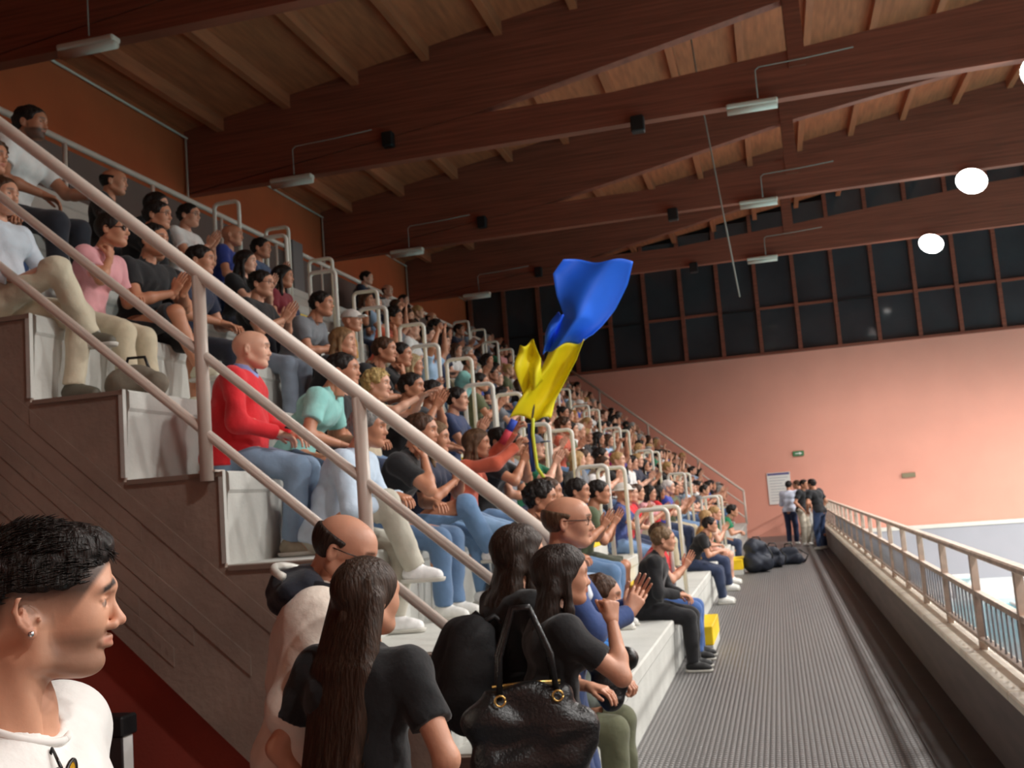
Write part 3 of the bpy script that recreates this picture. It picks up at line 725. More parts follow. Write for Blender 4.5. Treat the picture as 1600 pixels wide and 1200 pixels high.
def glasses_mesh():
    mb = MB()
    for s in (-1, 1):
        mb.tube([(.094-.004*abs(math.sin(a)), s*.032+.021*math.cos(a), .003+.017*math.sin(a)) for a in np.linspace(0, 2*math.pi, 17)], .0022, 6)
        mb.tube([(.088, s*.053, .008), (.03, s*.08, .01), (-.02, s*.084, .012)], .002, 6)
    mb.tube([(.1, -.011, .006), (.104, 0, .009), (.1, .011, .006)], .002, 6); return mb.mesh('glasses', glassm)
def shades_mesh():
    mb = MB()
    for s in (-1, 1):
        mb.tube([(.096-.004*abs(math.sin(a)), s*.032+.023*math.cos(a), .003+.018*math.sin(a)) for a in np.linspace(0, 2*math.pi, 17)], .0024, 6)
        n = 16; V = [(.096, s*.032, .003)]+[(.092, s*.032+.022*math.cos(a), .003+.017*math.sin(a)) for a in np.linspace(0, 2*math.pi, n, endpoint=False)]
        mb.add(V, [(0, 1+i, 1+(i+1) % n) for i in range(n)]); mb.tube([(.088, s*.055, .008), (.03, s*.08, .01), (-.02, s*.084, .012)], .003, 6)
    return mb.mesh('glasses', glassm)
GLASSES, SHADES = glasses_mesh(), shades_mesh()
SK = [S(205, 150, 122), S(190, 132, 102), S(220, 168, 142), S(168, 114, 86), S(212, 160, 130)]

class Kit:   # a posed figure whose meshes can be shared by copies
    def __init__(s, hair='short', specs=None, **kw):
        parts, s.info = human(**kw); s.me = {}
        for nm, (mk_, (P, Q, C)) in parts.items():
            s.me[nm] = mkmesh(nm, P, Q, skin if mk_ == 'skin' else cloth, C)
        s.seat = kw.get('seat', True)
def person(kit, loc, rz, label, skinc, shirt, pants, hair=None, hairc=S(30, 22, 18), shoes=S(220, 220, 215), specs=None, group=None, sc=1.0, name='person', detail=True):
    e = empty(name, loc, rz, label=label, category='person')
    if group: e['group'] = group
    e.scale = (sc, sc, sc); i = kit.info
    link('body', kit.me['body'], e, color=skinc)
    if 'shirt' in kit.me: link('shirt', kit.me['shirt'], e, color=shirt)
    if 'trousers' in kit.me: link('trousers', kit.me['trousers'], e, color=pants)
    if hair: link('cap' if hair == 'cap' else 'hat' if hair == 'hat' else 'hair', hair_mesh(hair), e, m4(i['RH'], i['hc']), hairc)
    if specs: link('glasses', SHADES if specs == 'dark' else GLASSES, e, m4(i['RH'], i['hc']))
    if 'trousers' in kit.me and shoes is not None:
        for A, K in zip(i['feet'], i['knees']):
            d = A-K; sh = nrm(d); tilt = 0
            fx = nrm((1, (A[1])*.6, 0)) if sh[2] < -.75 else nrm(np.array((1., 0, 0))+np.array((0, 0, .45)))
            fr = frame(fx, (0, 0, 1)) if sh[2] < -.75 else frame(nrm(np.cross(np.cross(sh, (1, 0, 0.001)), sh)*1.0+V3(.001, 0, 0)), -sh)
            so = link('shoe', SHOE, e, m4(fr, A), shoes)
            if detail: link('sole', SOLE, so)
    return e
# colour words used in the labels
CW = {'black': S(26, 26, 29), 'navy': S(34, 40, 62), 'white': S(226, 226, 224), 'grey': S(120, 124, 130), 'light blue': S(160, 190, 220), 'maroon': S(120, 32, 44), 'olive': S(92, 98, 68), 'red': S(214, 34, 44),
      'pink': S(225, 160, 165), 'mint': S(150, 214, 208), 'orange': S(205, 96, 70), 'blue': S(48, 72, 150), 'green': S(34, 110, 78), 'beige': S(206, 188, 160), 'brown': S(110, 78, 58), 'ochre': S(190, 140, 70), 'purple': S(90, 70, 150), 'magenta': S(190, 30, 130)}
DEN, DDEN, KHA, BLK, GRJ = S(96, 128, 166), S(44, 56, 84), S(196, 184, 158), S(24, 24, 28), S(130, 140, 152)
HC = {'dark': S(28, 21, 18), 'brown': S(70, 46, 30), 'blond': S(176, 140, 92), 'grey': S(150, 148, 144), 'white': S(215, 210, 204)}
# ================================================================== the crowd
CL = dict(L=(.36, .035, .44), Rr=(.35, -.045, .42), hl='flat', hr='flat', pl=(0, -1, 0), pr=(0, 1, 0), dl=(.55, -.05, .8), dr=(.55, .1, .8))
POSES = {
 'clapM': dict(**CL), 'clapF': dict(fem=True, yaw=.15, **CL), 'clapUp': dict(lean=.2, yaw=-.1, **{**CL, 'L': (.40, .05, .58), 'Rr': (.39, -.03, .56)}),
 'restM': dict(lean=.12, yaw=.1), 'restF': dict(fem=True, lean=.15, yaw=.2, L=(.30, .06, .25), Rr=(.30, -.06, .25)),
 'leanM': dict(lean=.42, bend=.3, L=(.50, .035, .22), Rr=(.48, -.04, .24), hl='grip', hr='fist', dl=(.7, -.7, -.1), dr=(.7, .7, -.1)),
 'leanF': dict(fem=True, lean=.38, bend=.25, L=(.44, .08, .25), Rr=(.42, -.05, .26), hl='relax', hr='grip', dl=(.6, -.8, 0), dr=(.6, .8, 0)),
 'chinM': dict(lean=.33, bend=.2, Rr=(.335, -.09, .53), hr='fist', dr=(-.1, .35, 1), pelR=(.6, -.5, -1), pr=(-1, 0, 0)),
 'chinF': dict(fem=True, lean=.28, bend=.2, Rr=(.29, -.09, .49), hr='grip', dr=(-.1, .35, 1), pelR=(.6, -.5, -1), pr=(-1, 0, 0), L=(.28, .02, .22)),
 'crossM': dict(lean=.0, FR=(.50, .10, -.13), yaw=.1, L=(.30, .06, .30), Rr=(.26, -.02, .30)),
 'upM': dict(lean=.05, L=(.22, .2, 1.0), Rr=(.25, -.22, .98), hl='flat', hr='fist', dl=(.2, -.2, 1), dr=(.2, .2, 1), pelL=(.3, 1, -.2), pl=(1, 0, 0), pr=(1, 0, 0)),
 'longM': dict(sleeve='long', lean=.2, yaw=-.1, fat=.02, L=(.34, .06, .24), Rr=(.34, -.06, .24)),
 'shortsM': dict(leg='short', lean=.25, bend=.15, **CL),
}
PH = {'clapM': 'clapping', 'clapF': 'clapping', 'clapUp': 'clapping high', 'restM': 'sitting upright', 'restF': 'hands in lap', 'leanM': 'leaning forward', 'leanF': 'leaning forward', 'chinM': 'holding the chin', 'chinF': 'hand at the chin', 'crossM': 'legs crossed', 'upM': 'arms raised', 'longM': 'in long sleeves', 'shortsM': 'clapping in shorts'}
KITS = {}
for i, (n_, kw) in enumerate(POSES.items()): KITS[n_] = Kit(seed=i, **kw)
TAKEN = []
def seat_loc(k, y, dx=0): return (nose(k)-.28+dx, y, k*H)
def seated(kit, k, y, label, shirt, pants=DEN, hair='short', hc='dark', rz=0, sk=0, dx=0, group='spectators seated on the stand', **kw):
    TAKEN.append((k, y)); 
    if isinstance(kit, str): kit = KITS[kit]
    return person(kit, seat_loc(k, y, dx), rz, label, SK[sk], CW[shirt] if isinstance(shirt, str) else shirt, pants, hair, HC[hc] if isinstance(hc, str) else hc, group=group, **kw)
# --- people who stand out, near end first
kw_wt = Kit(lean=.18, bend=.12, pitch=-.05, L=(.50, .16, .26), Rr=(.34, -.16, .20), headk='mb', v=.009, hl='relax', hr='relax', FL=(.44, .14, -.40), seed=21)
seated(kw_wt, 8, 6.45, 'bearded dark-haired man in white tee and dark trousers, highest at the near end', 'white', S(38, 42, 52), rz=.15, sk=3, sc=1.12, dx=.08)
seated('restM', 8, 7.66, 'balding man in black tee on the upper rows, below the gallery rail at left', 'black', BLK, 'ring', 'dark', rz=.3, sk=1)
seated('chinM', 7, 7.15, 'dark-haired man in black tee and glasses holding his hand to his mouth', 'black', BLK, rz=.1, sk=1, specs='clear')
seated('restF', 8, 8.32, 'dark-haired woman in sunglasses between man with hand to mouth and man in pale tee', 'black', BLK, 'wavy', 'dark', sk=2, specs='dark')
seated('clapM', 8, 8.88, 'clapping man with glasses in pale tee and blue jeans on the upper rows', 'white', S(52, 84, 132), rz=.05, sk=0, specs='clear')
seated('leanF', 7, 5.42, 'curly-haired person cut by the left edge of the photo, blue jeans', 'ochre', S(52, 78, 120), 'curly', 'brown', sk=1, dx=-.08)
kp = Kit(fem=True, lean=.32, bend=.15, Rr=(.29, -.10, .47), hr='grip', dr=(-.1, .35, 1), pelR=(.6, -.6, -1), pr=(-1, 0, 0), yaw=.15, v=.009, seed=22)
seated(kp, 6, 5.78, 'woman in pink shirt and dark sunglasses, hair tied up, hand on her cheek', 'pink', KHA, 'bun', 'dark', rz=.05, sk=1, specs='dark', shoes=S(90, 84, 74))
kb = Kit(lean=-.14, bend=.12, sleeve='long', FR=(.45, .16, -.10), FL=(.38, .10, -.41), L=(.26, .14, .30), Rr=(.18, -.16, .22), v=.009, seed=23)
seated(kb, 6, 5.12, 'person in cream chinos and pale blue shirt, legs crossed, at left edge', S(205, 214, 224), S(206, 196, 172), 'short', 'brown', dx=-.02, sk=0, shoes=S(92, 88, 76))
kc = Kit(lean=.22, bend=.1, leg='short', FR=(.50, .07, -.20), v=.009, seed=24, **{**CL, 'L': (.40, .05, .36), 'Rr': (.38, -.03, .34)})
seated(kc, 6, 6.38, 'man in black tee and black shorts clapping, white sneakers, behind railing post', 'black', BLK, rz=-.15, sk=1, shoes=S(214, 212, 190))
seated('restM', 6, 7.05, 'person in dark navy trousers and white sneakers beside man in black shorts', 'navy', S(26, 30, 44), sk=1, rz=.1)
kr = Kit(nkl=.135, lean=.12, bend=.14, sleeve='long', fat=.055, L=(.36, .10, .22), Rr=(.31, -.13, .22), yaw=.12, v=.009, seed=25, FL=(.40, .17, -.41), FR=(.36, -.10, -.41))
e = seated(kr, 4, 5.55, 'bald man in red sweater over blue collar and light jeans, sitting at near end', 'red', S(128, 152, 178), None, rz=.22, sk=2, shoes=S(150, 140, 122))
i = kr.info; F = Field(i['neck']-.14, i['neck']+.14, .005); F.rc(i['neck']-i['t2']*.01, i['neck']+i['t2']*.050, .088, .068, 0); F.rc(i['neck']+i['t2']*.0+i['fwd']*.02, i['neck']+i['t2']*.2+i['fwd']*.03, .056, .07, .005, 'sub'); F.half(i['neck']+i['t2']*.045, i['t2'], .0)
P_, Q_ = F.nets(); link('collar', mkmesh('collar', P_, Q_, cloth), e, color=S(140, 152, 205))
# blue shirt man
kl = Kit(nkl=.145, lean=.30, bend=.24, sleeve='long', fat=.02, L=(.44, .02, .30), Rr=(.40, -.06, .26), hl='relax', hr='grip', dl=(.8, -.6, -.2), FR=(.50, .05, -.12), FL=(.34, .13, -.41), v=.009, seed=26, pitch=-.05)
e = seated(kl, 3, 5.66, 'grey-haired man in light blue shirt and pale trousers, legs crossed, near end', S(196, 214, 232), S(190, 186, 172), 'short', S(128, 128, 126), rz=.05, sk=1, dx=-.05, shoes=S(235, 235, 235))
km = Kit(lean=.45, bend=.25, L=(.42, .12, .22), Rr=(.36, -.14, .18), v=.009, seed=27, pitch=.05)
seated(km, 4, 6.35, 'dark-haired young man in mint tee leaning forward behind the man in red', 'mint', S(70, 88, 110), rz=.15, sk=1)
seated('leanM', 3, 5.33, 'dark-haired person partly hidden behind the second railing post', 'black', DDEN, rz=.2, sk=3) if False else None
seated('chinM', 3, 6.45, 'person raising an arm to the head behind the grey-haired man', 'black', S(88, 116, 150), 'short', 'brown', sk=1)
seated('restM', 4, 7.0, 'dark-haired spectator in black tee behind man in mint tee', 'black', DDEN, sk=1)
kn = Kit(fem=True, lean=.15, bend=.15, L=(.34, .03, .42), Rr=(.31, -.05, .40), hl='grip', hr='grip', dl=(.3, -.3, 1), dr=(.3, .3, 1), FR=(.50, .08, -.12), v=.009, seed=28, pl=(0, -1, 0), pr=(0, 1, 0))
seated(kn, 3, 7.13, 'woman in navy tee with long brown hair, jeans, legs crossed, white sneakers', 'navy', S(104, 138, 176), 'wavy', S(110, 84, 58), sk=1, shoes=S(238, 238, 238))
ko = Kit(fem=True, lean=.20, bend=.1, sleeve='long', L=(.50, .06, .80), Rr=(.52, -.06, .66), hl='grip', hr='grip', dl=(.6, 0, .8), dr=(.6, 0, .8), v=.009, seed=29, pelL=(0, 1, -.6), pelR=(.1, -.8, -.8), yaw=.1)
seated(ko, 3, 8.17, 'woman in orange shirt and light jeans raising both arms towards the flag', 'orange', S(130, 164, 200), 'wavy', S(92, 66, 46), sk=1)
seated('clapF', 5, 10.2, 'blond woman in maroon tee clapping beside the white hoop handrails', 'maroon', S(70, 92, 120), 'bob', S(170, 148, 110), sk=1)
seated('restM', 8, 9.7, 'bald man in blue sweater in the upper middle, beside dark-haired women', S(36, 54, 130), S(30, 34, 50), None, rz=.2, sk=1)
seated('clapF', 7, 8.9, 'woman in black top with long black hair, sitting high in the left group', 'black', S(40, 44, 58), 'long', 'dark', sk=2)
seated('clapM', 8, 10.35, 'bearded dark-haired man clapping beside the bald man in blue', S(70, 88, 120), DDEN, rz=.1, sk=1)
seated('restF', 7, 9.65, 'woman with dark wavy hair below the gallery panels', 'maroon', BLK, 'wavy', 'dark', sk=1)
seated('clapM', 6, 8.05, 'person in glasses and black tee clapping in front of long-haired woman', 'black', S(128, 140, 156), 'short', 'dark', sk=0, specs='clear')
seated('leanM', 6, 8.75, 'spectator in grey jacket just before the near aisle', 'grey', BLK, sk=1)
seated('chinF', 5, 8.07, 'woman in black tee with long light brown hair covering her mouth', 'black', BLK, 'long', S(126, 94, 62), rz=.1, sk=0)
seated('chinF', 6, 9.75, 'spectator with a white cap beside the near aisle', 'ochre', DEN, 'cap', 'white', sk=0)
seated('chinM', 5, 9.4, 'dark-haired man in black holding his chin, middle of near block', 'black', BLK, sk=1)
seated('leanM', 5, 8.75, 'man in black bending forward beside the brown-haired woman', 'black', S(60, 64, 74), 'short', 'brown', sk=1)
kf = Kit(fem=True, lean=.15, bend=.1, L=(.48, .1, .60), Rr=(.50, -.04, .58), hl='flat', hr='flat', dl=(.9, 0, .4), dr=(.9, 0, .3), v=.0105, seed=30)
seated(kf, 4, 7.6, 'blond curly-haired person stretching both arms forward', 'beige', DEN, 'curly', S(186, 160, 104), sk=2)
seated('clapUp', 4, 8.3, 'dark-haired man clapping high in black tee behind the woman in orange', 'black', DDEN, sk=1)
seated('restM', 4, 9.0, 'person in dark grey tee two rows above the woman in orange', S(52, 54, 60), DEN, sk=1)
seated('clapM', 4, 9.75, 'dark-haired spectator in blue tee, fourth row before near aisle', S(46, 60, 96), DEN, sk=0)
seated('chinM', 2, 7.27, 'man with thick black hair in black tee on the second row', 'black', DEN, 'curly', 'dark', sk=1)
seated('clapUp', 3, 8.85, 'person in black tee raising clasped hands beside the woman in orange', 'black', DEN, sk=1)
seated('restM', 3, 9.5, 'man in grey tee beside the near aisle on third row', 'grey', DDEN, 'short', 'brown', sk=1)
seated('clapUp', 3, 10.2, 'elderly man with grey cap and green polo beside the near aisle', 'green', DDEN, 'cap', S(96, 104, 120), sk=2)
seated('restM', 2, 8.25, 'person in light jeans with blue and white sneakers on second row near end', S(96, 110, 90), S(150, 178, 208), 'short', 'brown', sk=1, shoes=S(52, 118, 190))
seated('clapM', 2, 9.52, 'dark-haired boy in black tee behind the man in green tee', 'black', DEN, sk=1)
seated('shortsM', 2, 10.1-.0, 'man in olive green tee clapping beside the near aisle', S(86, 98, 72), S(70, 74, 60), sk=1, rz=.1)
e = seated('clapF', 2, 12.55, 'woman with a white bucket hat, blue shirt and jeans beyond near aisle', S(58, 74, 132), S(120, 150, 190), 'hat', 'white', sk=1)
kj = Kit(lean=.22, bend=.2, sleeve='long', fat=.03, L=(.36, .10, .20), Rr=(.34, -.10, .22), FR=(.42, -.12, -.41), v=.009, seed=31, yaw=.2)
seated(kj, 1, 10.12, 'man in black jacket, black trousers and black shoes on the first bench', 'black', BLK, 'short', S(120, 96, 70), sk=0, shoes=S(18, 18, 20))
seated('clapM', 1, 10.78, 'man in red tee and blue jeans beside the yellow aisle step', 'red', S(66, 100, 160), 'short', 'brown', sk=0, shoes=S(18, 18, 20))
ks = Kit(lean=.50, bend=.2, sleeve='long', L=(.44, .02, .22), Rr=(.43, -.04, .20), hl='grip', hr='fist', dl=(.8, -.5, .1), dr=(.8, .5, .1), v=.009, seed=32)
seated(ks, 1, 5.5, 'person in olive trousers with clasped hands on the first bench near end', S(84, 92, 84), S(98, 100, 76), 'short', 'brown', sk=0, dx=.0)
seated('leanF', 1, 15.7, 'person in black tee on first bench beyond the near aisle', 'black', DDEN, 'short', 'dark', sk=0)
seated('restF', 1, 17.6, 'blond woman in ochre top and navy jeans on the first bench', 'ochre', S(40, 52, 82), 'long', 'blond', sk=0)
seated('shortsM', 1, 18.7, 'spectator in pink shorts and white sneakers on the first bench', S(225, 190, 170), S(225, 170, 150), 'short', 'blond', sk=2)
seated('leanM', 1, 22.4, 'person in bright green top on the first bench near far end', S(20, 120, 80), S(50, 62, 90), 'curly', 'dark', sk=0)
seated('clapM', 2, 17.8, 'white-haired man in bright blue polo on second row', S(64, 74, 165), DDEN, 'short', 'white', sk=2)
seated('clapM', 2, 19.2, 'bald man in dark grey tee on second row before the far aisle', S(50, 58, 70), DEN, None, sk=0)
seated('restM', 2, 24.6, 'person in white tee with blue print on second row beyond far aisle', 'white', DEN, sk=0)
seated('restF', 3, 15.75, 'person with magenta hair in a pale top, third row between aisles', 'white', BLK, 'bob', S(190, 30, 130), sk=2)
seated('clapF', 3, 19.5, 'woman with long black hair and dark top on third row, before far aisle', 'black', BLK, 'long', 'dark', sk=1)
seated('restM', 4, 16.24, 'person in bright white tee on fourth row between the aisles', S(240, 240, 238), DEN, 'short', 'white', sk=0)
seated('restF', 4, 18.05, 'woman with straight black hair and black top on fourth row', 'black', BLK, 'long', 'dark', sk=1)
seated('clapF', 5, 19.0, 'woman with long golden-brown hair on fifth row before the far aisle', 'ochre', DEN, 'wavy', S(160, 112, 52), sk=1)

# --- everybody else
ORD = ['zeroth', 'first', 'second', 'third', 'fourth', 'fifth', 'sixth', 'seventh', 'eighth', 'ninth', 'tenth']
ORD2 = ORD[1:]+['eleventh', 'twelfth', 'thirteenth', 'fourteenth', 'fifteenth', 'sixteenth', 'seventeenth', 'eighteenth', 'nineteenth', 'twentieth']
rg = random.Random(11)
shirts = ['black']*9+['navy']*6+['white']*6+['grey']*4+['light blue']*3+['maroon']*2+['olive']*2+['red', 'pink', 'mint', 'orange', 'blue', 'blue', 'green', 'beige', 'beige', 'brown', 'brown', 'ochre', 'purple']
kits = ['clapM']*5+['clapF']*4+['clapUp']*3+['restM']*3+['restF']*3+['leanM']*2+['leanF']*2+['chinM', 'chinF', 'crossM', 'longM', 'longM', 'upM']
nfill = 0
for k in range(2, NT+1):
    cnt = {0: 0, 1: 0, 2: 0}
    y = 10.1 if k < 9 else 13.2
    while y < YF-1.6:
        y += rg.uniform(.55, .72)
        if any(a-.42 < y < b+.42 for a, b, _ in AIS): continue
        if any(kk == k and abs(yy-y) < .5 for kk, yy in TAKEN): continue
        pr = .9 if k < 8 else (.7 if k == 8 else (.55 if y > 16 else .15))
        if k == 2: pr = .6
        if y < 13 and k > 6: pr *= .45
        if rg.random() > pr: continue
        blk = 0 if y < AIS[0][0] else 1 if y < AIS[1][0] else 2; cnt[blk] += 1
        kn_ = rg.choice(kits); fem = KITS[kn_].info and kn_.endswith('F'); sh_ = rg.choice(shirts)
        hc = rg.choices(['dark', 'brown', 'blond', 'grey'], [5, 3, 1.2, 1.4])[0]
        hs = rg.choice(['long', 'wavy', 'bob', 'long', 'bun']) if fem else rg.choices(['short', 'curly', 'ring', None, 'cap'], [7, 1.5, 1, .7, .8])[0]
        if hs in ('cap',): hc_, hw = rg.choice([CW['black'], CW['white'], CW['navy']]), 'capped'
        else: hc_, hw = HC[hc], ('bald' if hs is None else 'balding' if hs == 'ring' else hc+'-haired')
        where = ('before near aisle', 'beyond near aisle', 'beyond far aisle')[blk]
        lab = '%s spectator in %s, %s, %s row up, %s %s' % (hw, sh_, PH[kn_], ORD[k], ORD2[min(cnt[blk]-1, 19)], where)
        s_ = seated(KITS[kn_], k, y, lab, sh_, rg.choice([DEN, DDEN, BLK, KHA, S(70, 92, 130)]), hs, hc_, rz=rg.uniform(-.25, .3), sk=rg.randrange(5), dx=rg.uniform(-.04, .03), sc=rg.uniform(.93, 1.03), detail=False, shoes=rg.choice([S(220, 220, 215), S(30, 30, 32), S(120, 110, 100)]))
        nfill += 1
print('fill', nfill)

# ================================================================== people standing on the walkway
g_st = 'people standing on the walkway'
# far group by the poster
stA = Kit(seat=False, L=(.16, .22, .95), Rr=(.16, -.22, .95), v=.011, seed=41)
stB = Kit(seat=False, sleeve='long', L=(.25, .05, 1.15), Rr=(.25, -.08, 1.12), hl='grip', hr='grip', v=.011, seed=42)
for (x, y, rz, kt, sh_, pa, hc, lab) in (
    (.24, 28.8, 1.2, stB, S(205, 212, 230), S(44, 56, 90), 'dark', 'person in pale long-sleeved top and dark jeans, leftmost of the far standing group'),
    (.55, 28.2, -.6, stA, BLK, S(190, 182, 166), 'dark', 'tall person in black top and beige trousers in the far standing group'),
    (.86, 29.3, -1.5, stA, S(30, 34, 44), S(220, 220, 214), 'dark', 'person in dark top and white trousers in the far standing group'),
    (.66, 31.2, 3.0, stB, S(34, 44, 66), S(46, 60, 88), 'brown', 'person in navy top at the back of the far standing group'),
    (.90, 26.2, 2.4, stA, BLK, S(60, 80, 120), 'dark', 'person in black top and jeans beside the railing, rightmost of far group')):
    person(kt, (x, y, 0), rz, lab, SK[1], sh_, pa, 'short', HC[hc], group=g_st, detail=False)
e = person(stA, (6.3, 29.5, -1.66), 2.6, 'person on the white pool deck seen above the right railing', SK[1], S(60, 64, 74), S(60, 70, 100), 'short', HC['dark'], detail=False)
# bald man in navy waistcoat
kA = Kit(seat=False, lean=.04, sleeve='long', L=(.34, .04, 1.20), Rr=(.33, -.06, 1.18), hl='flat', hr='relax', pl=(0, -1, 0), pr=(0, 1, 0), dl=(.5, -.2, .8), dr=(.5, .3, .8), v=.009, seed=43, yaw=.0, fat=.01, twist=0)
e = person(kA, (-1.02, 4.62, 0), .12, 'balding man with glasses in navy waistcoat and jeans, clapping, foot of stand', SK[0], S(54, 76, 128), S(40, 60, 104), 'ring', S(96, 74, 56), specs='clear', group=g_st)
i = kA.info; F = Field(i['neck']-.2, i['neck']+.2, .005)
F.rc(i['neck']-i['t2']*.02, i['neck']+i['t2']*.05, .082, .068, 0); F.rc(i['neck'], i['neck']+i['t2']*.2+i['fwd']*.03, .058, .08, .005, 'sub'); F.half(i['neck']+i['t2']*.04, i['t2'])
for s in (-1, 1): F.rc(i['neck']+i['fwd']*.055+i['side']*s*.05, i['neck']+i['fwd']*.125-i['t2']*.16+i['side']*s*.035, .020, .022, .01)
P_, Q_ = F.nets(); link('shirt_collar', mkmesh('shirt_collar', P_, Q_, cloth), e, color=S(222, 230, 238))
# bag over the bald man's far side
e = empty('shoulder_bag', (-.80, 4.62, .90), .3, label='black shoulder bag hanging at the hip of the balding man in navy', category='bag')
F = Field((-.2, -.15, -.2), (.2, .15, .25), .008); F.el((0, 0, 0), (.075, .045, .14), .0); F.rc((-.06, 0, .08), (.08, 0, .08), .05, .05, .04); F.wrinkle(.006, 40, 2); P_, Q_ = F.nets()
link('bag_body', mkmesh('bag_body', P_, Q_, leather), e)
part('strap', MB().tube([(-.06, 0, .1), (-.08, -.01, .25), (-.13, .0, .42), (-.17, .04, .52)], .014, 8), leather, e)
# woman with black handbag
kW = Kit(seat=False, fem=True, lean=.05, L=(.2, .14, 1.02), Rr=(.25, -.10, 1.30), hr='fist', dr=(.05, .1, 1), pelR=(.6, -.5, -1), pr=(-.3, 1, 0), v=.0085, seed=44, yaw=-.05)
person(kW, (-.90, 3.86, 0), .45, 'dark-haired woman in black tee lifting her right fist, black handbag on shoulder', SK[0], CW['black'], S(30, 34, 50), 'wavy', S(40, 28, 22), sc=.95, group=g_st)
kW2 = Kit(seat=False, fem=True, lean=.05, sleeve='long', L=(.2, .14, 1.0), Rr=(.18, -.16, 1.0), v=.0095, seed=45)
person(kW2, (-1.13, 4.15, 0), .7, 'dark-haired woman in black jacket standing behind the woman with handbag', SK[0], S(20, 20, 23), S(30, 34, 50), 'wavy', S(48, 34, 26), sc=1.0, group=g_st)
e = empty('backpack', (-1.27, 4.02, 1.06), .7, label='black backpack worn by the woman behind, left of the black handbag', category='backpack')
F = Field((-.2, -.22, -.3), (.2, .22, .3), .008); F.rc((0, -.08, -.14), (0, .08, -.14), .11, .11, 0); F.rc((0, -.075, .0), (0, .075, .0), .11, .11, .06); F.rc((0.02, -.06, .12), (.02, .06, .12), .09, .09, .08); F.rc((-.08, -.05, -.1), (-.08, .05, -.1), .06, .06, .05); F.wrinkle(.005, 35, 3); P_, Q_ = F.nets()
link('bag_body', mkmesh('bag_body', P_, Q_, mat('black_nylon', S(22, 22, 25), .75, .1, 20, .3, 60)), e)
for s in (-1, 1): part('strap', MB().tube([(.04, s*.07, .17), (.10, s*.09, .20), (.16, s*.10, .14), (.17, s*.09, 0)], .014, 8), black, e)
# handbag: slouchy leather tote
e = empty('handbag', (-.92, 3.60, .93), .35, label='large black leather handbag with gold zip, carried by the woman in black tee', category='handbag')
F = Field((-.32, -.18, -.28), (.32, .18, .28), .007)
F.rc((-.13, 0, -.12), (.13, 0, -.12), .085, .085, 0); F.rc((-.17, 0, .02), (.17, 0, -.02), .07, .07, .07); F.rc((-.12, 0, .12), (.12, 0, .10), .03, .03, .08); F.half((0, 0, .135), (0, 0, 1)); F.half((0, 0, -.19), (0, 0, -1)); F.wrinkle(.009, 28, 9); P_, Q_ = F.nets()
link('bag_body', mkmesh('bag_body', P_, Q_, leather), e)
part('zip', MB().tube([(-.12, 0, .139), (0, .0, .142), (.12, 0, .139)], .006, 6), brass, e)
for s in (-1, 1): part('handle', MB().tube([(-.1, s*.035, .10), (-.09, s*.04, .24), (-.03, s*.02, .40), (.03, s*.02, .40), (.09, s*.04, .24), (.1, s*.035, .10)], .011, 8), leather, e)
for s in (-1, 1): part('buckle', MB().tube([(s*.1+.018*math.cos(a), -.062, .10+.018*math.sin(a)) for a in np.linspace(0, 2*math.pi, 13)], .004, 6), brass, e)
# woman with long straight hair, back to the camera
kH = Kit(seat=False, fem=True, lean=.02, L=(.06, .20, .86), Rr=(.06, -.20, .86), hl='fist', hr='fist', pelL=(-.5, 1, .0), dl=(.3, -.6, -.3), dr=(.3, .6, -.3), v=.0085, seed=46, yaw=-.18, hemz=-.0)
e = person(kH, (-1.20, 2.78, 0), 1.30, 'woman with long straight brown hair seen from behind, black tee, hands on hips', SK[0], S(22, 23, 26), S(110, 124, 142), None, group=g_st, sc=.985)
i = kH.info; F = Field((-.25, -.17, -.56), (.14, .17, .2), .005)
F.el((-.014, 0, .034), (.115, .090, .098), 0); F.put(lambda X, Y, Z: -(.8*X-.6*Z-.03)+0*Y, (-.05, -.16, -.2), (.17, .16, .2), .006, 'sub')
for y in np.linspace(-.062, .062, 6): F.rc((-.060+4*y*y, y*1.15, .0), (-.132+5*y*y, y*1.5, -.2), .036, .034, .02); F.rc((-.132+5*y*y, y*1.5, -.2), (-.205+4*y*y, y*1.5, -.48), .036, .022, .02)
P_, Q_ = F.nets(); hs = link('hair', mkmesh('hair', P_, Q_, hairm), e, m4(i['RH'], i['hc']), S(58, 42, 32)); 
link('hair_strand', strands(5, 520, .34, .52, .0032, 'long').mesh('hair_strand', hairm), hs, color=S(66, 48, 36), kind='stuff')
part('sleeve_emblem', MB().tube([(0, 0, 0), (0, 0, .004)], .012, 10, sm=False), paper, e).location = tuple(i['sho'][1]+V3(.02, -.072, -.09))
# balding man in the beige jacket
kB = Kit(seat=False, lean=.10, bend=.15, sleeve='puffer', L=(.22, .12, .95), Rr=(.10, -.30, .90), pitch=-.42, yaw=-.15, v=.009, seed=47, fat=.01)
e = person(kB, (-1.56, 3.21, 0), .25, 'balding man in glossy beige jacket with dark hood, bending his head down', S(200, 146, 120), S(232, 218, 204), S(40, 44, 56), 'ring', S(46, 34, 28), specs='clear', group=g_st, sc=1.0)
i = kB.info; F = Field(i['neck']-.28, i['neck']+.28, .007); c = i['neck']-i['fwd']*.10+i['t2']*.01
F.el(c, (.115, .17, .085), 0); F.rc(i['neck']-i['fwd']*.02, i['neck']+i['t2']*.16+i['fwd']*.07, .075, .11, .01, 'sub'); F.wrinkle(.006, 40, 4); P_, Q_ = F.nets()
link('hood', mkmesh('hood', P_, Q_, cloth), e, color=S(20, 24, 38))
pts = [tuple(c+V3(-.06*math.cos(a)-.02, .16*math.sin(a), .055+.03*math.cos(a))) for a in np.linspace(-1.5, 1.5, 13)]
part('hood_trim', MB().tube(pts, .014, 8), white_en, e)
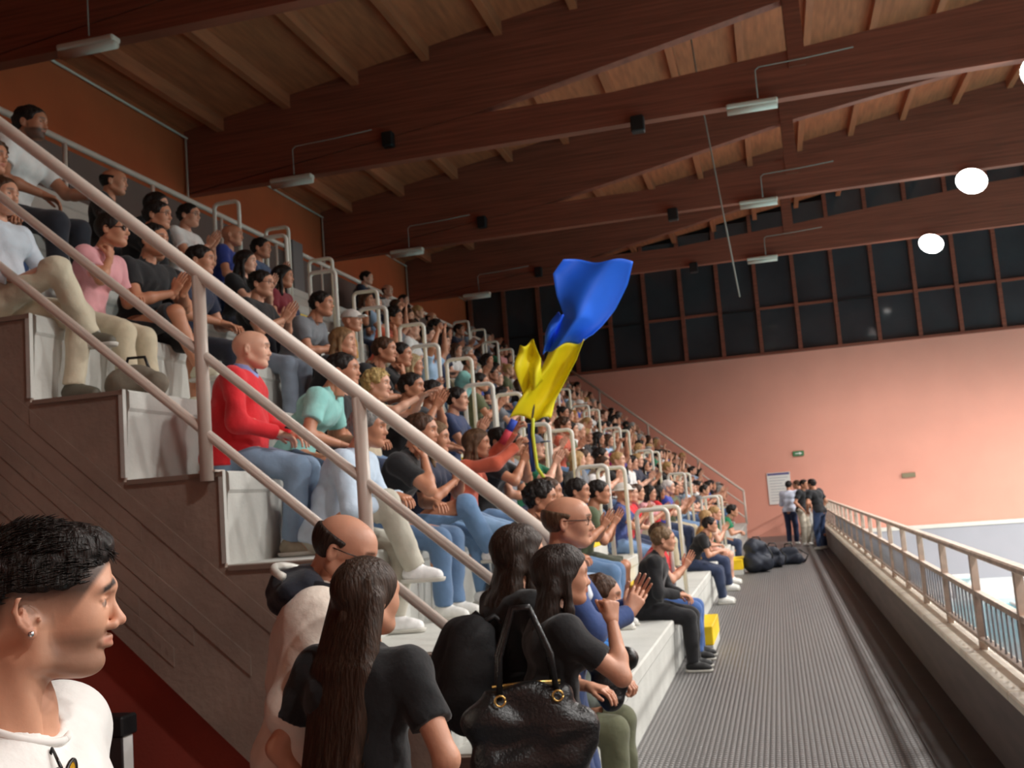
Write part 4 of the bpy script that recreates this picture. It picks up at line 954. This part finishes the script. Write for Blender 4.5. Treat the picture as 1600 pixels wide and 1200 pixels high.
sj = i['sho'][1]; part('shoulder_strap', MB().tube([tuple(sj+V3(-.10, .06, .02)), tuple(sj+V3(-.02, .06, .115)), tuple(sj+V3(.10, .06, .08)), tuple(sj+V3(.13, .06, -.04))], .016, 8), mat('dark_strap', S(34, 36, 44), .7), e)

# ================================================================== the young man in front
def hero_head():
    v = .0026; F = Field((-.13, -.105, -.26), (.135, .105, .15), v)
    F.el((-.014, 0, .032), (.103, .076, .090), .0); F.el((.048, 0, .036), (.050, .056, .056), .03)
    F.el((.03, 0, -.032), (.060, .052, .078), .03)
    for s in (-1, 1):
        F.rc((-.010, s*.048, -.070), (.052, s*.020, -.090), .019, .016, .022); F.rc((-.010, s*.050, -.07), (-.014, s*.062, -.02), .017, .016, .02)
        F.el((.055, s*.038, -.020), (.024, .018, .022), .03)
        F.rc((.093, s*.008, .027), (.078, s*.042, .027), .0105, .008, .018)
        F.el((.099, s*.031, .006), (.018, .021, .0115), .012, 'sub')
        F.el((.0755, s*.031, .003), (.0145, .0145, .0120), .003)
        F.rc((.0885, s*.017, .0105), (.082, s*.045, .0095), .0032, .0028, .004)      # upper lid
        F.rc((.0870, s*.019, -.0045), (.081, s*.044, -.0035), .0024, .0022, .004)
        F.rc((.100, s*.0125, -.033), (.091, s*.016, -.034), .0078, .0065, .005)
        F.el((.103, s*.0085, -.0415), (.006, .004, .003), .002, 'sub')
        # outer ear: bowl, helix, antihelix, tragus, lobe
        F.el((-.020, s*.076, -.004), (.016, .008, .026), .006, rot=[[math.cos(.3), s*.3, 0], [-s*.3, math.cos(.3), 0], [0, 0, 1]])
        hp = [(-.006, .079, .006), (-.008, .084, .022), (-.020, .089, .029), (-.033, .092, .021), (-.037, .091, .004), (-.031, .088, -.014), (-.021, .084, -.026)]
        for a, b in zip(hp[:-1], hp[1:]): F.rc((a[0], s*a[1], a[2]), (b[0], s*b[1], b[2]), .0042, .0042, .003)
        F.el((-.015, s*.083, -.030), (.0085, .005, .009), .004)
        ah = [(-.016, .085, .018), (-.026, .087, .008), (-.026, .086, -.008), (-.019, .084, -.018)]
        for a, b in zip(ah[:-1], ah[1:]): F.rc((a[0], s*a[1], a[2]), (b[0], s*b[1], b[2]), .0032, .0032, .003)
        F.el((-.013, s*.090, -.003), (.0078, .011, .011), .003, 'sub'); F.rc((-.003, s*.079, -.002), (-.004, s*.080, -.011), .0045, .0042, .004)
        F.el((.006, s*.080, .03), (.03, .01, .03), .02, 'sub')
        F.rc((-.035, s*.050, -.07), (-.012, s*.020, -.235), .014, .013, .02)     # neck muscle
    F.el((.068, 0, -.088), (.018, .020, .017), .022)
    F.rc((.090, 0, .016), (.104, 0, -.016), .0068, .0088, .010); F.el((.1095, 0, -.0265), (.0105, .0110, .0095), .008)
    for s in (-1, 1):
        F.rc((.0940, s*.004, -.0520), (.079, s*.024, -.0570), .0052, .0036, .006); F.rc((.0930, s*.003, -.0635), (.079, s*.021, -.0600), .0060, .0042, .006)
    F.rc((.1025, .022, -.0578), (.1025, -.022, -.0578), .0026, .0026, .002, 'sub'); F.rc((.1045, 0, -.036), (.104, 0, -.047), .003, .003, .004, 'sub')
    F.el((.098, 0, -.076), (.008, .022, .0055), .008, 'sub')
    F.rc((-.048, 0, -.06), (-.062, 0, -.25), .054, .056, .022); F.el((-.004, 0, -.150), (.009, .010, .014), .015)
    P, Q = F.nets(); x, y, z = P.T; c = head_cols(P); sm = lambda d: np.clip(d, 0, 1); ay = np.abs(y)
    br = sm(1.6-np.abs(z-(.0345-.33*ay+.006))/.0048)*sm((ay-.008)/.006)*sm((.056-ay)/.008)*(x > .05); lips = c[:, 1].copy()
    c[:, 0] = np.where(c[:, 0] > .95, c[:, 0], np.maximum(c[:, 0]*0, br))
    ey = ((x-.0755)**2+(ay-.031)**2+(z-.003)**2) < .0149**2; e_ = ey & (np.abs(z-.003) < .0066-.14*np.abs(ay-.031)) & (x > .078); ir = e_ & ((ay-.031)**2+(z-.003)**2 < .0056**2); c[:, 0][ir] = 1; c[:, 2] *= .2; c[:, 0] = np.maximum(c[:, 0], .45*e_)
    c[:, 0] = np.maximum(c[:, 0], .6*(ey & (np.abs(z-.0103) < .0016) & (x > .08)))
    # stubble and the cropped fade above the ear
    st = sm((-.030-z-.0*x)/.02)*sm((x+.012)/.03)*sm((.118+z)/.02)*(1-sm(lips*3)); c[:, 0] = np.maximum(c[:, 0], .5*st)
    mus = sm(1-np.abs(z+.044)/.006)*sm((.026-ay)/.006)*(x > .085); c[:, 0] = np.maximum(c[:, 0], .30*mus)
    line = .8*x-.6*z; fade = sm((.040-line)/.008)*sm((z+.022-1.6*np.minimum(x+.05, 0))/.050); c[:, 0] = np.maximum(c[:, 0], .92*fade)
    sb = sm((.022-x)/.008)*sm((x+.006)/.006)*sm((z+.03)/.02)*sm((.03-z)/.02+1)*(ay > .05); c[:, 0] = np.maximum(c[:, 0], .45*sb)
    ear = (ay > .0815) & (np.abs(x+.02) < .022) & (np.abs(z) < .04); c[:, 0][ear] = 0; c[:, 1][ear] = np.maximum(c[:, 1][ear], .18)
    c[:, 1] = np.maximum(c[:, 1], .22*sm(1-((x-.108)**2+y**2+(z+.03)**2)/.018**2)); c[:, 1] = np.where(lips > 0, lips*1.4, c[:, 1]).clip(0, .7)
    return P, Q, c
yk = dict(seat=False, lean=.02, bend=.12, L=(.05, .26, .85), Rr=(.05, -.26, .85), headk='none', v=.008, yaw=R(19), pitch=-.02, vw=.006, shd=(.035, .095), swx=.165, nkl=.170)
parts, i = human(seed=51, **yk)
ex, ey_ = -1.044, 1.311; rzY = R(17)
e = empty('person', (0, 0, 0), rzY, label='young man in profile at lower left, dark cropped hair, white tee, small earring', category='person')
hcw = Matrix.Rotation(rzY, 3, 'Z')@Vector(i['hc']); e.location = (ex-hcw.x, ey_-hcw.y, 1.600-hcw.z)
zfix = e.location.z; e.location.z = 0; e.scale = (1, 1, 1)
scy = 1.600/float(i['hc'][2]); e.scale = (scy, scy, scy); hcw = Matrix.Rotation(rzY, 3, 'Z')@(Vector(i['hc'])*scy); e.location = (ex-hcw.x, ey_-hcw.y, 0)
hh = hero_head(); i['RH'] = i['RH']*.925; B = cat(parts['body'][1], xf(hh, i['RH'], i['hc']))
link('body', mkmesh('body', *B[:2], skin, B[2]), e, color=S(214, 158, 128))
link('shirt', mkmesh('shirt', *parts['shirt'][1][:2], cloth), e, color=S(236, 234, 230)); link('trousers', mkmesh('trousers', *parts['trousers'][1][:2], cloth), e, color=DDEN)
for A in i['feet']: so = link('shoe', SHOE, e, m4(np.eye(3), A), S(220, 220, 215)); link('sole', SOLE, so)
F = Field((-.15, -.12, -.12), (.15, .12, .17), .0032); F.el((-.014, 0, .040), (.108, .0815, .099), 0); F.el((.050, 0, .094), (.052, .056, .032), .03)
F.put(lambda X, Y, Z: -(.8*X-.6*Z-.034)+0*Y, (-.05, -.16, -.2), (.17, .16, .2), .006, 'sub'); F.put(lambda X, Y, Z: (Z-.030-.0*Y-1.9*np.minimum(X+.050, 0))/1.6, (-.15, -.16, -.2), (.17, .16, .12), .010, 'sub'); F.wrinkle(.0016, 190, 5)
P_, Q_ = F.nets(); hs = link('hair', mkmesh('hair', P_, Q_, hairm), e, m4(i['RH'], i['hc']), S(30, 22, 19))
link('hair_strand', strands(9, 3400, .022, .040, .0022, 'crop').mesh('hair_strand', hairm), hs, color=S(34, 26, 22), kind='stuff')
mb = MB(); mb.tube([(0, 0, 0), (0, 0, .0025)], .0042, 10); es = part('earring', mb, mat('silver_metal', S(220, 220, 220), .2, metal=.9), e)
es.matrix_local = m4(i['RH'], i['hc'])@Matrix.Translation((-.015, -.089, -.030))@Matrix.Rotation(R(90), 4, 'X')
nk = i['neck']; tw = i['t2']; fd = i['fwd']; sd = i['side']
pts = [tuple(nk+tw*(.012-.020*math.cos(a))*1.0+fd*(.066*math.cos(a)+.002)+sd*.066*math.sin(a)) for a in np.linspace(0, 2*math.pi, 33)]
part('neckband', MB().tube(pts, .0055, 8), mat('white_rib', S(236, 234, 230), .9), e)
# sunglasses hooked on the neckline
SV = parts['shirt'][1][0]-nk
def chest_pt(s, t):   # foremost point of the tee at sideways offset s and height t from the neck
    m = (np.abs(SV@sd-s) < .02) & (np.abs(SV@tw-t) < .02); q = SV[m]; return nk+q[np.argmax(q@fd)]
g_ = empty('sunglasses', (0, 0, 0), 0, label='sunglasses with yellow lenses hooked on the neckline of the white tee', category='sunglasses')
Mw = Matrix.Translation(e.location)@Matrix.Rotation(rzY, 4, 'Z')@Matrix.Scale(scy, 4)
front = chest_pt(-.055, -.022)+fd*.008; g_.matrix_world = Mw@m4(np.stack([fd, sd, tw], 1), front)
for s in (-1, 1):
    a_ = np.linspace(0, 2*math.pi, 21); rim = [(.0, s*.027+.022*math.cos(a), .027*math.sin(a)-.01) for a in a_]
    part('rim', MB().tube(rim, .0028, 6), glassm, g_); mb = MB(); mb.add([(0, s*.027, -.01)]+rim[:-1], [(0, 1+q, 1+(q+1) % 20) for q in range(20)]); part('lens', mb, mat('yellow_lens', S(214, 160, 40), .12), g_)
part('bridge', MB().tube([(0, -.007, 0), (.002, 0, .004), (0, .007, 0)], .0028, 6), glassm, g_); part('temple', MB().tube([(-.004, .0, .012), (-.03, .03, .03), (-.035, .0, -.05)], .0026, 6), glassm, g_)
emb = empty('x', (0, 0, 0)); bpy.data.objects.remove(emb)
em = part('emblem', MB().prism([(-.012, -.012), (.012, -.012), (.015, .010), (0, .020), (-.015, .010)], -.002, .002), mat('navy_print', S(52, 52, 110), .7), e)
em.matrix_local = m4(np.stack([-sd, fd, tw], 1), chest_pt(.04, -.055))

# ================================================================== flag, banners, bags, board
def flag():
    y0 = 8.5
    e = empty('flag', (-2.55, y0, 2.9), 0, label='large blue and yellow flag waved above the crowd', category='flag')
    # rows of (left, right) outline in metres about the pole hand, top to bottom, with how far the cloth swings out of plane
    px = lambda fb, fy: [
        ('yellow_fold', [(0.545, 0.076, 0.696, 0.137), (0.526, -0.098, 0.751, -0.012), (0.569, -0.322, 0.733, -0.229)], fy, .05, 2), ('blue_fold', [(0.85, 0.383, 0.971, 0.369), (0.758, 0.207, 0.89, 0.191), (0.728, 0.045, 0.823, 0.062)], fb, .05, 1)]
    def surf(rows, wave, nx=26, sub=6, ph=0):
        V = []; n = 0; rr = []
        for r0, r1 in zip(rows[:-1], rows[1:]):
            for q in range(sub): t = q/sub; rr.append([r0[j]*(1-t)+r1[j]*t for j in range(4)])
        rr.append(list(rows[-1]))
        for iy, r in enumerate(rr):
            for ix in range(nx+1):
                u = ix/nx; s_ = iy/len(rr)
                V.append((r[0]+(r[2]-r[0])*u, wave*math.sin(u*7+s_*5+ph)+wave*.6*math.sin(u*3-s_*9+ph), r[1]+(r[3]-r[1])*u+.02*math.sin(u*9+s_*6)))
        F_ = [(a*(nx+1)+b, a*(nx+1)+b+1, (a+1)*(nx+1)+b+1, (a+1)*(nx+1)+b) for a in range(len(rr)-1) for b in range(nx)]
        mb = MB(); mb.add(V, F_, True); return mb
    fb = mat('flag_blue', S(36, 112, 250), .6, .05, 4); fy = mat('flag_yellow', S(255, 240, 24), .6, .04, 4)
    blue = [(0.987, 0.815, 1.569, 0.72), (0.887, 0.689, 1.5, 0.555), (0.898, 0.493, 1.375, 0.363), (0.945, 0.322, 1.267, 0.24), (0.868, 0.194, 1.189, 0.157), (0.784, 0.05, 1.119, 0.11)]
    yel = [(0.784, 0.05, 1.119, 0.11), (0.716, -0.091, 1.038, -0.071), (0.622, -0.218, 0.924, -0.249), (0.528, -0.345, 0.817, -0.411), (0.433, -0.483, 0.774, -0.537)]
    main = surf(blue+yel[1:], .07); nb = (len(blue)-1)*6*26
    for nm, m_, fs in (('blue_half', fb, main.f[:nb]), ('yellow_half', fy, main.f[nb:])):
        mb = MB(); used = sorted({q for f in fs for q in f}); ix_ = {q: i for i, q in enumerate(used)}
        mb.add([main.v[q] for q in used], [tuple(ix_[q] for q in f) for f in fs], True)
        o = part(nm, mb, m_, e); md = o.modifiers.new('thickness', 'SOLIDIFY'); md.thickness = .004
    for nm, rows, m_, wv, ph in px(fb, fy):
        o = part(nm, surf(rows, wv, ph=ph), m_, e); md = o.modifiers.new('thickness', 'SOLIDIFY'); md.thickness = .004
    return e

e = flag()
part('pole', MB().tube([(.56, .03, -.72), (.64, .04, -.3), (.70, .05, -.02)], .011, 8), metal, e)
for c_ in e.children:
    if c_.name.startswith('yellow_fold'): c_.location.y = -.09
    if c_.name.startswith('blue_fold'): c_.location.y = .12
e = empty('scarf', (-2.0, 8.35, 2.30), 0, label='thin yellow and blue scarf hanging below the flag', category='scarf')
part('ribbon', MB().tube([(.10, 0, .08), (.085, .0, -.05), (.09, .01, -.2), (.10, 0, -.33), (.15, .0, -.42)], .016, 6), mat('lime_cloth', S(206, 214, 60), .7), e)
part('ribbon', MB().tube([(.06, .02, .04), (.055, .02, -.2), (.06, .03, -.36)], .022, 6), mat('scarf_blue', S(40, 66, 130), .7), e)
e = empty('scarf', (-2.05, 8.1, 2.30), 0, label='small red and blue rolled scarf held up in raised hands', category='scarf')
part('blue_end', MB().tube([(.05, 0, .06), (.0, 0, -.02)], .032, 8), mat('scarf_royal', S(50, 80, 190), .7), e); part('red_end', MB().tube([(.0, 0, -.02), (-.07, 0, -.12)], .032, 8), mat('scarf_red', S(200, 60, 76), .7), e)
# sports bags on the floor
nyl = mat('dark_nylon', S(36, 42, 56), .7, .1, 12, .3, 50)
for (x, y, a, b_, c_, rz, lab) in ((-.52, 20.9, .22, .30, .36, .3, 'dark upright rucksack on the walkway floor, nearest of the three bags'), (-.24, 21.8, .22, .28, .24, .1, 'dark round rucksack on the walkway floor between the other bags'), (.08, 22.4, .34, .22, .20, 0, 'dark sports bag on the walkway floor, rightmost of the three bags')):
    e = empty('sports_bag', (x, y, 0), rz, label=lab, category='bag')
    F = Field((-.5, -.45, -.05), (.5, .45, .75), .014); F.rc((-a*.5, -b_*.3, c_*.55), (a*.5, b_*.3, c_*.55), c_*.55, c_*.5, 0); F.rc((-a*.45, b_*.3, c_*.5), (a*.5, -b_*.3, c_*.5), c_*.5, c_*.45, .05); F.rc((-a*.35, 0, c_*1.3), (a*.3, 0, c_*1.25), c_*.5, c_*.4, .08); F.rc((a*.5, 0, c_*.5), (a*.8, 0, c_*.35), c_*.35, c_*.25, .05); F.half((0, 0, .0), (0, 0, -1)); F.wrinkle(.012, 22, int(x*10)+9); P_, Q_ = F.nets(); link('bag_body', mkmesh('bag_body', P_, Q_, nyl), e)
    part('handle', MB().tube([(-.09, 0, c_*1.6), (-.06, 0, c_*1.6+.10), (.06, 0, c_*1.6+.10), (.09, 0, c_*1.6)], .013, 8), black, e)
    part('strap', MB().tube([(a*.6, -b_*.5, c_*1.5), (a*1.1, -b_*.6, c_*.9), (a*.9, -b_*.6, .05)], .014, 8), black, e)
# grey handbag on the bench at the near end
e = empty('handbag', (nose(5)-.18, 5.62-.24, 5*H-.0), .2, label='grey and black handbag beside the person in cream chinos', category='handbag')
e.location = (nose(5)+.02-.2, 5.36, 5*H)
F = Field((-.25, -.15, -.02), (.25, .15, .3), .008); F.rc((-.1, 0, .09), (.1, 0, .08), .085, .08, 0); F.rc((-.06, 0, .14), (.06, 0, .13), .05, .05, .05); F.half((0, 0, .005), (0, 0, -1)); F.wrinkle(.008, 30, 6); P_, Q_ = F.nets()
link('bag_body', mkmesh('bag_body', P_, Q_, mat('grey_canvas', S(120, 112, 98), .8, .15, 12, .2)), e); part('handle', MB().tube([(-.08, 0, .15), (-.05, 0, .24), (.05, 0, .24), (.08, 0, .15)], .01, 8), black, e)
# phone in the red-jumper man's hands
e = empty('phone', (nose(4)+.16, 5.5, 4*H+.24), .2, label='dark phone held by the bald man in red sweater', category='phone')
part('case', MB().box((-.04, -.075, -.005), (.04, .075, .005), .003), black, e); part('screen', MB().box((-.036, -.07, .005), (.036, .07, .0065)), mat('screen', S(40, 44, 52), .1), e)
# display box against the red wall
e = empty('display_stand', (-3.54, YS+.0, 0), 0, label='black-topped display box with blue and white panel against the dark red wall', category='display stand')
part('cabinet', MB().box((-.30, -.34, 0), (.28, -.24, .74), .01), paper, e); part('top_cap', MB().box((-.32, -.36, .70), (.30, -.23, .80), .01), black, e)
part('blue_panel', MB().prism([(-.29, .30), (.19, .56), (.19, .70), (-.29, .70)], -.352, -.342), mat('panel_blue', S(24, 92, 156), .5), e)
part('corner_post', MB().box((.19, -.352, .02), (.285, -.335, .70)), mat('post_dark', S(52, 44, 44), .6), e)
part('printed_mark', MB().tube([(.02, -.354, .64), (.05, -.354, .655), (.09, -.354, .645)], .006, 6), mat('lime_print', S(170, 180, 60), .6), e)
